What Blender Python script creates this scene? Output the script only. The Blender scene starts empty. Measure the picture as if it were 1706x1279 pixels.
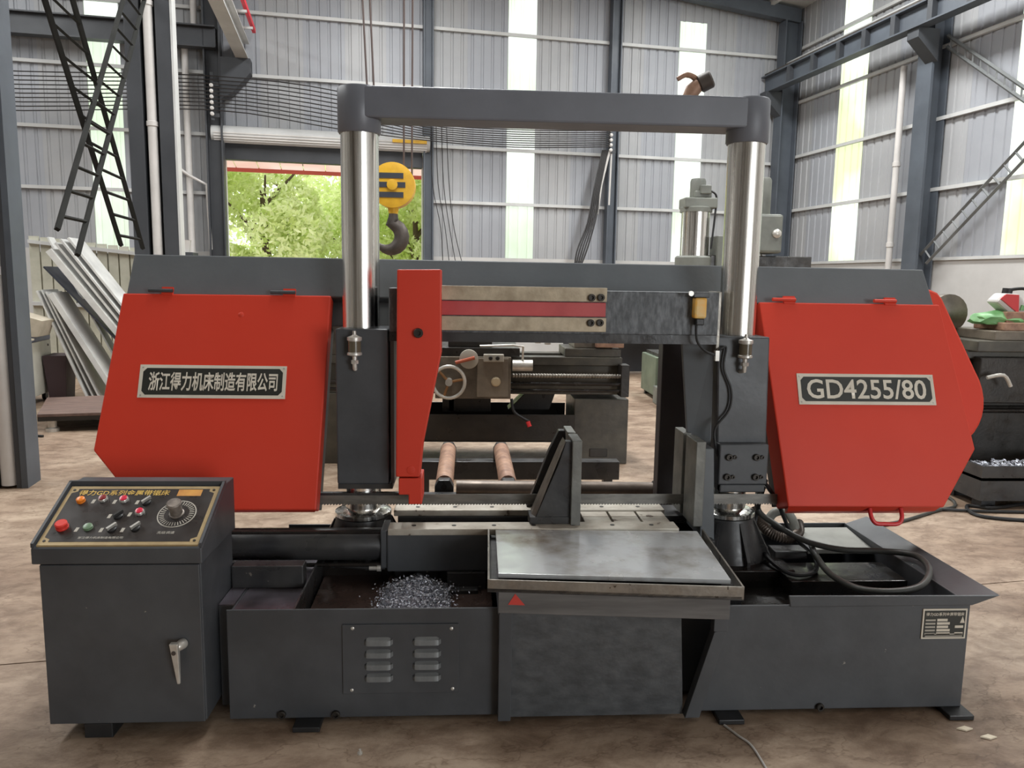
import bpy, bmesh, math, random
from math import sin, cos, pi, radians, sqrt
from mathutils import Vector, Matrix
random.seed(7)
scene = bpy.context.scene
COL = scene.collection

# ------------------------------------------------------------------ camera
PITCH, YAW, ROLL = radians(7.65), radians(3.4), radians(0.9)
F = Vector((sin(YAW)*cos(PITCH), cos(YAW)*cos(PITCH), -sin(PITCH)))
R0 = Vector((cos(YAW), -sin(YAW), 0)); U0 = R0.cross(F)
RR = R0*cos(ROLL) + U0*sin(ROLL); UU = -R0*sin(ROLL) + U0*cos(ROLL)
cam_d = bpy.data.cameras.new('camera'); cam = bpy.data.objects.new('camera', cam_d); COL.objects.link(cam)
cam_d.sensor_width = 36; cam_d.lens = 36*1280/1706; cam_d.clip_end = 300; cam_d.clip_start = .05
m = Matrix.Identity(4)
for i in range(3): m[i][0] = RR[i]; m[i][1] = UU[i]; m[i][2] = -F[i]
m[2][3] = 1.5
cam.matrix_world = m
scene.camera = cam

# ------------------------------------------------------------------ world, daylight, exposure
w = bpy.data.worlds.new('overcast_sky'); scene.world = w; w.use_nodes = True
bg = w.node_tree.nodes['Background']; bg.inputs[0].default_value = (.93, .97, 1, 1); bg.inputs[1].default_value = 2.0
scene.view_settings.view_transform = 'Standard'; scene.view_settings.look = 'None'
scene.view_settings.gamma = 1; scene.view_settings.use_curve_mapping = False
scene.view_settings.exposure = 0.2
BA = radians(9.1)                                   # the hall stands turned by this angle to the saw
def bw(x, y, z=0): return Vector((x*cos(BA)-y*sin(BA), x*sin(BA)+y*cos(BA), z))
def roof_light(x, y, z, sx, sy, power):             # daylight under one roof-light strip of the hall
    l = bpy.data.lights.new('roof_light', 'AREA'); l.shape = 'RECTANGLE'; l.size = sx; l.size_y = sy; l.energy = power
    l.color = (.98, 1, 1)
    o = bpy.data.objects.new('roof_light', l); COL.objects.link(o); o.location = bw(x, y, z); o.rotation_euler = (0, 0, BA)
for x, z, p in ((6.8, 7.5, 800), (.9, 7.5, 760), (-6.5, 7.5, 620)):
    roof_light(x, 8.5, z, 1.0, 10.6, p*.98)
dl_ = bpy.data.lights.new('front_fill', 'AREA'); dl_.shape = 'RECTANGLE'; dl_.size = 5; dl_.size_y = 4.4; dl_.energy = 640; dl_.color = (.93, .97, 1)
dlo = bpy.data.objects.new('front_fill', dl_); COL.objects.link(dlo); dlo.location = bw(6.5, -12.1, 2.3); dlo.rotation_euler = (radians(90), 0, BA)   # added fill for the saw front, set in an unseen doorway behind the camera

# ------------------------------------------------------------------ helpers
def rgb(r, g, b):
    f = lambda c: (c/255)/12.92 if c/255 <= .04045 else ((c/255+.055)/1.055)**2.4
    return (f(r), f(g), f(b), 1)
MATS = {}
def M(name, c1, c2=None, scale=4, stretch=(1, 1, 1), rough=(.5, .6), metal=0, bump=0, bscale=60, chips=None, contrast=(.35, .65), spec=.5, coat=0):
    if name in MATS: return MATS[name]
    mt = bpy.data.materials.new(name); mt.use_nodes = True; nt = mt.node_tree; n = nt.nodes; L = nt.links
    b = n['Principled BSDF']; b.inputs['Metallic'].default_value = metal; b.inputs['Specular IOR Level'].default_value = spec
    b.inputs['Coat Weight'].default_value = coat
    tc = n.new('ShaderNodeTexCoord'); mp = n.new('ShaderNodeMapping'); mp.inputs['Scale'].default_value = stretch
    L.new(tc.outputs['Object'], mp.inputs['Vector'])
    nz = n.new('ShaderNodeTexNoise'); nz.inputs['Scale'].default_value = scale; nz.inputs['Detail'].default_value = 6; nz.inputs['Roughness'].default_value = .6
    L.new(mp.outputs[0], nz.inputs['Vector'])
    cr = n.new('ShaderNodeValToRGB'); cr.color_ramp.elements[0].position = contrast[0]; cr.color_ramp.elements[1].position = contrast[1]
    cr.color_ramp.elements[0].color = c1; cr.color_ramp.elements[1].color = c2 or c1
    L.new(nz.outputs['Fac'], cr.inputs[0]); out = cr.outputs[0]
    if chips:
        cc, th, cs = chips
        n2 = n.new('ShaderNodeTexNoise'); n2.inputs['Scale'].default_value = cs; n2.inputs['Detail'].default_value = 4
        L.new(tc.outputs['Object'], n2.inputs['Vector'])
        r2 = n.new('ShaderNodeValToRGB'); r2.color_ramp.elements[0].position = th; r2.color_ramp.elements[1].position = th+.03
        L.new(n2.outputs['Fac'], r2.inputs[0])
        mx = n.new('ShaderNodeMix'); mx.data_type = 'RGBA'; L.new(r2.outputs[0], mx.inputs[0]); L.new(out, mx.inputs[6]); mx.inputs[7].default_value = cc
        out = mx.outputs[2]
    L.new(out, b.inputs['Base Color'])
    mr = n.new('ShaderNodeMapRange'); mr.inputs[1].default_value = .3; mr.inputs[2].default_value = .7; mr.inputs[3].default_value = rough[0]; mr.inputs[4].default_value = rough[1]
    n3 = n.new('ShaderNodeTexNoise'); n3.inputs['Scale'].default_value = scale*1.7; n3.inputs['Detail'].default_value = 5; L.new(mp.outputs[0], n3.inputs['Vector'])
    L.new(n3.outputs['Fac'], mr.inputs[0]); L.new(mr.outputs[0], b.inputs['Roughness'])
    if bump:
        n4 = n.new('ShaderNodeTexNoise'); n4.inputs['Scale'].default_value = bscale; n4.inputs['Detail'].default_value = 3; L.new(mp.outputs[0], n4.inputs['Vector'])
        bp = n.new('ShaderNodeBump'); bp.inputs['Strength'].default_value = bump; bp.inputs['Distance'].default_value = .01
        L.new(n4.outputs['Fac'], bp.inputs['Height']); L.new(bp.outputs[0], b.inputs['Normal'])
    MATS[name] = mt; return mt
def translucent(name, c, c2=(.97, .99, .97, 1), mixf=.2, sc=.9):
    mt = bpy.data.materials.new(name); mt.use_nodes = True; nt = mt.node_tree; n = nt.nodes; L = nt.links
    for x in list(n):
        if x.type == 'BSDF_PRINCIPLED': n.remove(x)
    out = [x for x in n if x.type == 'OUTPUT_MATERIAL'][0]
    t = n.new('ShaderNodeBsdfTranslucent'); d = n.new('ShaderNodeBsdfDiffuse'); mx = n.new('ShaderNodeMixShader'); mx.inputs[0].default_value = mixf
    tc = n.new('ShaderNodeTexCoord'); nz = n.new('ShaderNodeTexNoise'); nz.inputs['Scale'].default_value = sc; nz.inputs['Detail'].default_value = 3
    cr = n.new('ShaderNodeValToRGB'); cr.color_ramp.elements[0].position = .35; cr.color_ramp.elements[1].position = .65
    cr.color_ramp.elements[0].color = c; cr.color_ramp.elements[1].color = c2
    L.new(tc.outputs['Object'], nz.inputs['Vector']); L.new(nz.outputs['Fac'], cr.inputs[0])
    L.new(cr.outputs[0], t.inputs[0]); L.new(cr.outputs[0], d.inputs[0]); L.new(t.outputs[0], mx.inputs[1]); L.new(d.outputs[0], mx.inputs[2]); L.new(mx.outputs[0], out.inputs[0])
    MATS[name] = mt; return mt

class MB:
    def __init__(s): s.v = []; s.f = []
    def add(s, vs, fs):
        o = len(s.v); s.v += [tuple(v) for v in vs]; s.f += [tuple(i+o for i in f) for f in fs]; return s
    def box(s, x0, x1, y0, y1, z0, z1):
        return s.add([(x0,y0,z0),(x1,y0,z0),(x1,y1,z0),(x0,y1,z0),(x0,y0,z1),(x1,y0,z1),(x1,y1,z1),(x0,y1,z1)],
                     [(0,3,2,1),(4,5,6,7),(0,1,5,4),(1,2,6,5),(2,3,7,6),(3,0,4,7)])
    def hexa(s, a, b):                     # two quads (4 points each), a below or in front, b above or behind
        return s.add(list(a)+list(b), [(0,3,2,1),(4,5,6,7),(0,1,5,4),(1,2,6,5),(2,3,7,6),(3,0,4,7)])
    def prism(s, poly, ext):               # polygon of 3D points swept by a vector
        n = len(poly); e = Vector(ext); p = [Vector(q) for q in poly]
        return s.add(p+[q+e for q in p], [tuple(range(n))[::-1], tuple(range(n, 2*n))]+[(i,(i+1)%n,n+(i+1)%n,n+i) for i in range(n)])
    def xz(s, poly, y0, y1): return s.prism([(x, y0, z) for x, z in poly], (0, y1-y0, 0))
    def tube(s, path, r, n=8, cap=True):
        P = [Vector(p) for p in path]; k = len(P); rr = r if isinstance(r, (list, tuple)) else [r]*k
        vs = []; up = None
        for i in range(k):
            t = (P[min(i+1, k-1)]-P[max(i-1, 0)]).normalized()
            if up is None: up = Vector((0,0,1)) if abs(t.z) < .9 else Vector((1,0,0))
            a = t.cross(up).normalized(); b = a.cross(t).normalized(); up = b
            for j in range(n):
                q = 2*pi*j/n; vs.append(P[i]+(a*cos(q)+b*sin(q))*rr[i])
        fs = [(i*n+j, i*n+(j+1)%n, (i+1)*n+(j+1)%n, (i+1)*n+j) for i in range(k-1) for j in range(n)]
        if cap: fs += [tuple(range(n))[::-1], tuple(range((k-1)*n, k*n))]
        return s.add(vs, fs)
    def cyl(s, p0, p1, r0, r1=None, n=20): return s.tube([p0, p1], [r0, r0 if r1 is None else r1], n)
    def lathe(s, prof, o, axis=(0,0,1), n=24):  # prof: (radius, height along the axis)
        a = Vector(axis).normalized(); u = a.orthogonal().normalized(); v = a.cross(u); o = Vector(o); k = len(prof)
        vs = [o+a*h+(u*cos(2*pi*j/n)+v*sin(2*pi*j/n))*r for r, h in prof for j in range(n)]
        fs = [(i*n+j, i*n+(j+1)%n, (i+1)*n+(j+1)%n, (i+1)*n+j) for i in range(k-1) for j in range(n)]
        return s.add(vs, fs+[tuple(range(n))[::-1], tuple(range((k-1)*n, k*n))])
    def torus(s, o, axis, R, r, n=28, k=8):
        a = Vector(axis).normalized(); u = a.orthogonal().normalized(); v = a.cross(u); o = Vector(o)
        pts = [o+(u*cos(2*pi*i/n)+v*sin(2*pi*i/n))*R for i in range(n)]
        vs = []
        for p in pts:
            d = (p-o).normalized()
            for j in range(k): vs.append(p+(d*cos(2*pi*j/k)+a*sin(2*pi*j/k))*r)
        return s.add(vs, [(i*k+j, i*k+(j+1)%k, ((i+1)%n)*k+(j+1)%k, ((i+1)%n)*k+j) for i in range(n) for j in range(k)])
    def mesh(s, name):
        me = bpy.data.meshes.new(name); me.from_pydata(s.v, [], s.f); me.update()
        bm = bmesh.new(); bm.from_mesh(me); bmesh.ops.recalc_face_normals(bm, faces=bm.faces); bm.to_mesh(me); bm.free()
        return me
ORG = {}
def tag(o, label=None, cat=None, group=None, kind=None):
    if label: o['label'] = label
    if cat: o['category'] = cat
    if group: o['group'] = group
    if kind: o['kind'] = kind
    return o
def link(o, parent):
    COL.objects.link(o)
    if parent is not None:
        o.parent = parent; o.matrix_parent_inverse = Matrix.Translation(-Vector(ORG.get(parent.name, (0, 0, 0))))
    return o
def obj(name, mb, mat, parent=None, smooth=False, bevel=0, b=False, label=None, cat=None, group=None, kind=None):
    me = mb if isinstance(mb, bpy.types.Mesh) else mb.mesh(name)
    if not me.materials: me.materials.append(mat)
    if smooth:
        for p in me.polygons: p.use_smooth = True
        me.set_sharp_from_angle(angle=radians(40))
    o = bpy.data.objects.new(name, me); link(o, parent)
    if b and parent is None: o.rotation_euler = (0, 0, BA)
    if bevel:
        md = o.modifiers.new('bevel', 'BEVEL'); md.width = bevel; md.segments = 2; md.limit_method = 'ANGLE'; md.angle_limit = radians(35); md.harden_normals = False
    return tag(o, label, cat, group, kind)
def thing(name, label, cat, loc, b=False, group=None, kind=None):
    o = bpy.data.objects.new(name, None); COL.objects.link(o); o.empty_display_size = .1
    if b: o.location = bw(*loc); o.rotation_euler = (0, 0, BA)
    else: o.location = loc
    ORG[o.name] = tuple(loc)
    return tag(o, label, cat, group, kind)
def inst(name, me, loc, parent, rot=(0, 0, 0), sc=(1, 1, 1)):
    o = bpy.data.objects.new(name, me); link(o, parent); o.location = loc; o.rotation_euler = rot; o.scale = sc; return o
def smooth_mesh(mb, name, mat):
    me = mb.mesh(name); me.materials.append(mat)
    for p in me.polygons: p.use_smooth = True
    me.set_sharp_from_angle(angle=radians(40)); return me
def text(name, body, O, U, V, width, height, mat, parent, bold=.012, depth=.0012):
    cu = bpy.data.curves.new('lettering', 'FONT'); cu.body = body; cu.size = 1; cu.offset = bold; cu.resolution_u = 3
    to = bpy.data.objects.new('lettering', cu); COL.objects.link(to)
    dg = bpy.context.evaluated_depsgraph_get(); me = bpy.data.meshes.new_from_object(to.evaluated_get(dg))
    bpy.data.objects.remove(to); O = Vector(O); U = Vector(U).normalized(); V = Vector(V).normalized(); N = U.cross(V).normalized()
    xs = [v.co.x for v in me.vertices]; ys = [v.co.y for v in me.vertices]
    if not xs: return
    x0, y0 = min(xs), min(ys); sx = width/(max(xs)-x0); sy = height/(max(ys)-y0)
    for v in me.vertices: v.co = O+U*((v.co.x-x0)*sx)+V*((v.co.y-y0)*sy)+N*depth
    me.materials.clear()
    return obj(name, me, mat, parent)
def spline(P, k=6):
    P = [Vector(p) for p in P]; out = []
    for i in range(len(P)-1):
        a = P[max(i-1, 0)]; b = P[i]; c = P[i+1]; d = P[min(i+2, len(P)-1)]
        for j in range(k):
            t = j/k; out.append(.5*((2*b)+(c-a)*t+(2*a-5*b+4*c-d)*t*t+(3*b-a-3*c+d)*t**3))
    return out+[P[-1]]

# ------------------------------------------------------------------ materials
DARK = M('dark_paint', rgb(60,62,65), rgb(76,78,81), 3, rough=(.36,.55), bump=.05, bscale=40, chips=(rgb(150,146,138), .74, 26))
DARK2 = M('dark_paint_oily', rgb(44,44,46), rgb(62,61,60), 6, rough=(.2,.5), bump=.1, bscale=30, chips=(rgb(120,112,104), .74, 22))
FRAMEP = M('frame_grey_paint', rgb(90,94,97), rgb(102,106,109), 2, rough=(.4,.55), bump=.04)
RED = M('red_paint', rgb(205,57,36), rgb(211,62,40), 1.5, rough=(.45,.58), bump=.02, bscale=25, spec=.38)
ORANGE = RED
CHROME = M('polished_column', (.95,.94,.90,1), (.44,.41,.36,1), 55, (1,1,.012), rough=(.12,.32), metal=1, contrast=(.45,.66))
STEEL = M('worn_steel', rgb(150,145,136), rgb(120,115,108), 12, rough=(.3,.5), metal=.7, bump=.1, chips=(rgb(80,72,64), .68, 25))
JAW = M('jaw_steel', rgb(128,128,122), rgb(106,106,102), 8, rough=(.4,.6), metal=.5, bump=.1)
RAIL = M('rail_steel', rgb(196,190,178), rgb(160,150,136), 9, rough=(.35,.6), metal=.35, chips=(rgb(96,84,72), .66, 18))
TABLE = M('oily_plate', rgb(208,210,211), rgb(140,128,114), 3.2, rough=(.06,.34), metal=.4, contrast=(.48,.7), bump=.12, bscale=9, spec=.8, chips=(rgb(112,84,64), .7, 9))
BLADE = M('blade_steel', rgb(140,138,132), rgb(112,110,106), 10, (1,1,4), rough=(.3,.45), metal=.7)
BRONZE = M('raw_cast_plate', rgb(190,176,152), rgb(158,144,122), 14, (1,1,1), rough=(.45,.65), metal=.25, bump=.1)
PINK = M('faded_red_strip', rgb(196,84,84), rgb(178,66,68), 5, rough=(.3,.5))
MOTTLE = M('chalky_dark_paint', rgb(70,73,76), rgb(112,116,120), 60, (1,1,.35), rough=(.4,.6), contrast=(.42,.72))
BLACK = M('black_rubber', rgb(26,26,27), rgb(36,36,37), 8, rough=(.4,.6))
OIL = M('oily_black_steel', rgb(30,28,27), rgb(52,47,44), 5, rough=(.06,.35), metal=.3, bump=.15, bscale=18)
BROWNOIL = M('brown_wet_tray', rgb(58,46,42), rgb(92,76,70), 4, rough=(.08,.3), metal=.2, bump=.1, bscale=14)
GREYLID = M('grey_lid', rgb(140,140,132), rgb(120,120,114), 5, rough=(.4,.6), metal=.2)
WHITEP = M('white_plate', rgb(222,214,198), rgb(206,198,182), 5, rough=(.35,.5))
INKBG = M('plate_black', rgb(38,39,34), rgb(44,45,40), 5, rough=(.4,.5))
ALU = M('aluminium', rgb(218,215,208), rgb(186,182,174), 10, rough=(.3,.45), metal=.5)
LOUV = M('louvre_grey', rgb(126,128,128), rgb(104,106,106), 10, rough=(.4,.5), metal=.2)
GOLD = M('gold_print', rgb(206,172,84), rgb(186,150,70), 8, rough=(.4,.5), metal=.2)
PANELK = M('panel_black', rgb(40,36,34), rgb(50,44,42), 8, rough=(.25,.4))
BTNR = M('button_red', rgb(206,44,70), rough=(.25,.3)); BTND = M('button_dark_red', rgb(130,40,44), rough=(.25,.3))
BTNO = M('button_orange', rgb(232,128,36), rough=(.3,.35)); BTNG = M('button_green', rgb(104,128,100), rough=(.3,.4)); BTNE = M('stop_red', rgb(214,58,48), rough=(.3,.35))
RIM = M('button_rim', rgb(206,204,198), rough=(.3,.35), metal=.6)
PRINT = M('grey_print', rgb(170,164,152), rough=(.5,.5))
RUST = M('rusty_brown', rgb(172,136,112), rgb(130,98,82), 14, rough=(.45,.7), metal=.2, bump=.1)
PIPE = M('brown_steel_pipe', rgb(124,112,102), rgb(98,88,80), 8, rough=(.35,.5), metal=.5)
YEL = M('hook_yellow', rgb(226,178,44), rgb(206,156,36), 6, rough=(.4,.55))
HOOK = M('hook_iron', rgb(64,58,54), rgb(84,76,70), 8, rough=(.45,.6), metal=.3)
SHEET = M('wall_sheet_a', rgb(164,164,165), rgb(152,153,155), .8, rough=(.5,.65))
SHEET2 = M('wall_sheet_b', rgb(156,158,163), rgb(146,148,153), .8, rough=(.5,.65))
GIRT = M('girt_white', rgb(196,196,194), rgb(182,182,180), 2, rough=(.5,.6))
CSTEEL = M('column_blue_grey', rgb(82,88,96), rgb(70,75,82), 1.5, rough=(.45,.6))
CSTEEL2 = M('column_dark', rgb(52,54,58), rgb(62,64,68), 1.5, rough=(.45,.6))
PLASTER = M('white_plaster', rgb(192,190,187), rgb(178,176,173), 1.2, rough=(.8,.9), bump=.05)
PVC = M('white_pvc', rgb(206,202,198), rgb(190,186,182), 2, rough=(.4,.5))
GLOW = translucent('clear_sheet', (.70, .80, .64, 1), (.92, .96, .93, 1), .2, .6)
GLOWY = translucent('yellowed_clear_sheet', (.62, .66, .40, 1), (.86, .93, .90, 1), .2, .6)
GREENM = M('machine_green', rgb(112,124,104), rgb(92,102,86), 3, rough=(.45,.6))
GREYM = M('machine_grey', rgb(120,122,114), rgb(100,102,96), 4, rough=(.45,.6))
LATHEM = M('greasy_lathe_green', rgb(84,80,70), rgb(58,55,50), 5, rough=(.3,.55), metal=.1, bump=.1, bscale=25)
LATHED = M('greasy_lathe_dark', rgb(52,48,44), rgb(38,36,34), 6, rough=(.25,.5), metal=.2, bump=.1)
LATHEL = M('lathe_apron', rgb(122,112,98), rgb(88,80,70), 5, rough=(.35,.55), metal=.2, bump=.1)
LEAF = translucent('leaf', rgb(208,222,140), rgb(238,242,196), .5, 1.5); LEAF2 = translucent('leaf_pale', rgb(214,230,150), rgb(244,246,206), .5, 1.5)
BARK = M('bark', rgb(92,76,58), rough=(.8,.9))
CARD = M('cardboard', rgb(188,178,160), rgb(168,158,140), 6, rough=(.7,.8)); PAPER = M('paper', rgb(224,212,190), rgb(206,192,166), 6, rough=(.7,.8))
CABW = M('cream_enamel', rgb(206,204,192), rgb(188,186,174), 3, rough=(.35,.5))
WOOD = M('worn_board', rgb(116,94,84), rgb(90,72,66), 5, (1,6,1), rough=(.5,.7))
ZINC = M('zinc_sheet', rgb(226,226,222), rgb(200,200,198), 3, rough=(.5,.65))
BAG = M('green_bag', rgb(96,150,92), rgb(124,176,116), 9, rough=(.4,.55)); REDP = M('red_plastic', rgb(206,50,52), rough=(.35,.4))
def floor_mat():
    mt = M('stained_concrete', rgb(184,164,143), rgb(146,124,105), .9, rough=(.42,.7), bump=.0)
    nt = mt.node_tree; n = nt.nodes; L = nt.links; b = n['Principled BSDF']
    tc = n.new('ShaderNodeTexCoord'); mp = n.new('ShaderNodeMapping'); mp.inputs['Rotation'].default_value = (0, 0, .5); mp.inputs['Scale'].default_value = (1, 1.6, 1)
    L.new(tc.outputs['Object'], mp.inputs[0])
    a = n.new('ShaderNodeTexNoise'); a.inputs['Scale'].default_value = 4.5; a.inputs['Detail'].default_value = 12; a.inputs['Roughness'].default_value = .74; a.inputs['Distortion'].default_value = .25
    L.new(mp.outputs[0], a.inputs[0])
    r = n.new('ShaderNodeValToRGB'); r.color_ramp.elements[0].position = .40; r.color_ramp.elements[1].position = .58
    r.color_ramp.elements[0].color = (.42, .35, .30, 1); r.color_ramp.elements[1].color = (1, 1, 1, 1); L.new(a.outputs[0], r.inputs[0])
    c = n.new('ShaderNodeTexNoise'); c.inputs['Scale'].default_value = 1.3; c.inputs['Detail'].default_value = 4; L.new(tc.outputs['Object'], c.inputs[0])
    r2 = n.new('ShaderNodeValToRGB'); r2.color_ramp.elements[0].position = .3; r2.color_ramp.elements[1].position = .6
    r2.color_ramp.elements[0].color = (.62, .54, .48, 1); r2.color_ramp.elements[1].color = (1, 1, 1, 1); L.new(c.outputs[0], r2.inputs[0])
    old = b.inputs['Base Color'].links[0].from_socket
    m1 = n.new('ShaderNodeMix'); m1.data_type = 'RGBA'; m1.blend_type = 'MULTIPLY'; m1.inputs[0].default_value = .75; L.new(old, m1.inputs[6]); L.new(r.outputs[0], m1.inputs[7])
    m2 = n.new('ShaderNodeMix'); m2.data_type = 'RGBA'; m2.blend_type = 'MULTIPLY'; m2.inputs[0].default_value = .8; L.new(m1.outputs[2], m2.inputs[6]); L.new(r2.outputs[0], m2.inputs[7])
    L.new(m2.outputs[2], b.inputs['Base Color'])
    k1 = n.new('ShaderNodeTexNoise'); k1.inputs['Scale'].default_value = 1.7; k1.inputs['Detail'].default_value = 5; k1.inputs['Roughness'].default_value = .6; L.new(mp.outputs[0], k1.inputs[0])
    k2 = n.new('ShaderNodeMath'); k2.operation = 'SUBTRACT'; k2.inputs[1].default_value = .5; L.new(k1.outputs[0], k2.inputs[0])
    k3 = n.new('ShaderNodeMath'); k3.operation = 'ABSOLUTE'; L.new(k2.outputs[0], k3.inputs[0])
    k4 = n.new('ShaderNodeMapRange'); k4.inputs[1].default_value = .0; k4.inputs[2].default_value = .008; k4.inputs[3].default_value = .55; k4.inputs[4].default_value = 0; L.new(k3.outputs[0], k4.inputs[0])
    m3 = n.new('ShaderNodeMix'); m3.data_type = 'RGBA'; m3.blend_type = 'MULTIPLY'; L.new(k4.outputs[0], m3.inputs[0]); L.new(m2.outputs[2], m3.inputs[6]); m3.inputs[7].default_value = (.45, .38, .32, 1)
    L.new(m3.outputs[2], b.inputs['Base Color'])
    bp = n.new('ShaderNodeBump'); bp.inputs['Strength'].default_value = .7; bp.inputs['Distance'].default_value = .01; L.new(a.outputs[0], bp.inputs['Height']); L.new(bp.outputs[0], b.inputs['Normal'])
    return mt
CONC = floor_mat()
BORDER = M('tan_border', rgb(172,150,108), rgb(150,128,90), 12, rough=(.4,.5), metal=.2)
TRAYM = M('wet_tray', rgb(134,128,138), rgb(84,78,82), 5, rough=(.12,.3), metal=.6, bump=.05, bscale=10)
BEAM_GLARE = M('beam_grey_glare', rgb(114,117,125), rgb(102,105,112), 2, rough=(.35,.5), bump=.03)  # lighter grey for the top beam, with glare put into the colour

# ================================================================== THE HALL
fl = obj('floor', MB().box(-14.2, 10, -12, 16.2, -.08, -.02), LATHED, b=True, kind='structure', label='stained tan concrete floor of the workshop')
XL, YL = [-14.2, -8.5, -3.4, 4.6, 10], [-12, -6.85, -1.85, 3.15, 8.15, 13.15, 16.2]
for i in range(len(XL)-1):
    for j in range(len(YL)-1):
        obj('floor_slab', MB().box(XL[i]+.004, XL[i+1]-.004, YL[j]+.004, YL[j+1]-.004, -.06, 0), CONC, fl)
og = obj('outside_ground', MB().box(-30, 40, 16.25, 60, -.15, -.05), M('yard_concrete', rgb(190,186,176), rough=(.8,.9)), b=True, kind='structure', label='pale yard outside the open door')

def zr(x):                      # height of the roof over the hall's cross axis
    if x >= 3.8: return 7.42+.1*(9.8-x)
    if x >= -2.2: return 8.02-.1*(3.8-x)
    return 7.42+.1*(-2.2-x)
def sheet_mesh(x0, x1, z0, z1f, along='x', at=16.0, out=1):
    n = max(2, round((x1-x0)/.2)); s = (x1-x0)/n; prof = []
    for k in range(n):
        a = x0+k*s
        prof += [(a, 0), (a+.33*s, 0), (a+.40*s, .02), (a+.58*s, .02), (a+.65*s, 0)]
    prof.append((x1+.012, .003)); vs = []
    for p, d in prof:
        for z in (z0, z1f(p)):
            vs.append((p, at+out*d, z) if along == 'x' else (at+out*d, p, z))
    return MB().add(vs, [(2*i, 2*i+2, 2*i+3, 2*i+1) for i in range(len(prof)-1)])
def run(x0, x1, w=.8):
    n = max(1, round((x1-x0)/w)); return [(x0+(x1-x0)*i/n, x0+(x1-x0)*(i+1)/n) for i in range(n)]
# back wall: plastered masonry below, ribbed steel sheets above, clear strips between them
DX0, DX1, DZ = -2.15, 1.62, 4.25
wb = obj('wall_back', MB().box(-14.2, DX0-.1, 16, 16.2, 0, 1.97).box(DX1+.06, 9.9, 16, 16.2, 0, 1.97).box(-14.2, -8.5, 16, 16.1, 1.97, 9), PLASTER, b=True, kind='structure', label='ribbed grey steel back wall above a plastered base')
k = 0
for a, c, z0 in ((-8.5,-4.5,1.97), (-3.92,-2.25,1.97), (-2.25,1.7,DZ), (1.7,3.35,1.97), (3.95,7.07,1.97), (7.69,9.8,1.97)):
    for x0, x1 in run(a, c):
        obj('wall_sheet', sheet_mesh(x0, x1, z0, zr), (SHEET, SHEET2)[k % 2], wb); k += 1
for x0, x1, zt in ((3.35,3.95,9), (7.07,7.69,7.0), (-4.5,-3.92,9)):
    obj('clear_strip', sheet_mesh(x0, x1, 1.97, lambda x: min(zt, zr(x))), GLOW, wb, label='translucent daylight strip')
    if zt < 8: obj('wall_sheet', sheet_mesh(x0, x1, zt, zr), SHEET, wb)
for z in (3.07, 4.16, 5.28, 6.42):
    for a, c in ((-8.5, -2.3), (DX0 if z > 4.3 else DX1+.12, 9.6)):
        obj('girt', MB().box(a, c, 15.93, 15.99, z-.03, z+.03), GIRT, wb)
# right wall
wr = obj('wall_right', MB().box(9.8, 10, -12, 16, 0, 1.97).box(9.8, 9.9, -12, 7, 1.97, 7.42), PLASTER, b=True, kind='structure', label='ribbed steel side wall above a white plastered base')
for a, c in ((14.27,15.98), (10.0,13.43), (7,9.2)):
    for x0, x1 in run(a, c):
        obj('wall_sheet', sheet_mesh(x0, x1, 1.97, lambda x: 7.42, 'y', 9.8), (SHEET, SHEET2)[k % 2], wr); k += 1
for x0, x1 in ((13.43,14.27), (9.2,10.0)):
    obj('clear_strip', sheet_mesh(x0, x1, 1.97, lambda x: 7.42, 'y', 9.8), GLOWY, wr, label='yellowed translucent daylight strip')
for z in (3.13, 4.28, 5.43, 6.55):
    for a, c in ((12.0, 15.85), (7, 11.6)): obj('girt', MB().box(9.73, 9.79, a, c, z-.03, z+.03), GIRT, wr)
obj('sill_strip', MB().box(9.76, 9.8, 7, 15.8, 1.95, 2.0), GIRT, wr)
# walls behind and beside the camera, roof
obj('wall_left', MB().box(-14.4, -14.2, -12, 16, 0, 9), PLASTER, b=True, kind='structure', label='far side wall of the next bay')
obj('wall_front', MB().box(-14.2, 4, -12.2, -12, 0, 9).box(9, 10, -12.2, -12, 0, 9).box(4, 9, -12.2, -12, 4.5, 9), PLASTER, b=True, kind='structure', label='end wall behind the camera with a doorway added for the front fill')  # doorway is unseen, added to bring light onto the saw front
rf = MB()
for a, c in ((9.9, 3.8), (3.8, -2.2), (-2.2, -14.4)):
    za = zr(a) if a != -2.2 else 7.42; zc = zr(c) if c != -2.2 else 7.42
    rf.hexa([(a,-12.2,za),(c,-12.2,zc),(c,16.2,zc),(a,16.2,za)], [(a,-12.2,za+.06),(c,-12.2,zc+.06),(c,16.2,zc+.06),(a,16.2,za+.06)])
ce = obj('ceiling', rf, M('roof_sheet', rgb(206,206,202), rgb(192,192,190), 1, rough=(.5,.6)), b=True, kind='structure', label='shallow pitched pale sheet roof')
for y in (15.75, 11.7):
    obj('rafter', MB().hexa([(9.7,y-.1,7.08),(3.8,y-.1,7.68),(3.8,y+.1,7.68),(9.7,y+.1,7.08)], [(9.7,y-.1,7.36),(3.8,y-.1,7.96),(3.8,y+.1,7.96),(9.7,y+.1,7.36)]), CSTEEL, ce)
    obj('rafter', MB().hexa([(3.8,y-.1,7.68),(-2.2,y-.1,7.08),(-2.2,y+.1,7.08),(3.8,y+.1,7.68)], [(3.8,y-.1,7.96),(-2.2,y-.1,7.36),(-2.2,y+.1,7.36),(3.8,y+.1,7.96)]), CSTEEL, ce)
for x in (9.0, 7.8, 6.6, 5.4):
    obj('purlin', MB().box(x-.04, x+.04, 4, 16, zr(x)-.12, zr(x)-.005), GIRT, ce)

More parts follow.
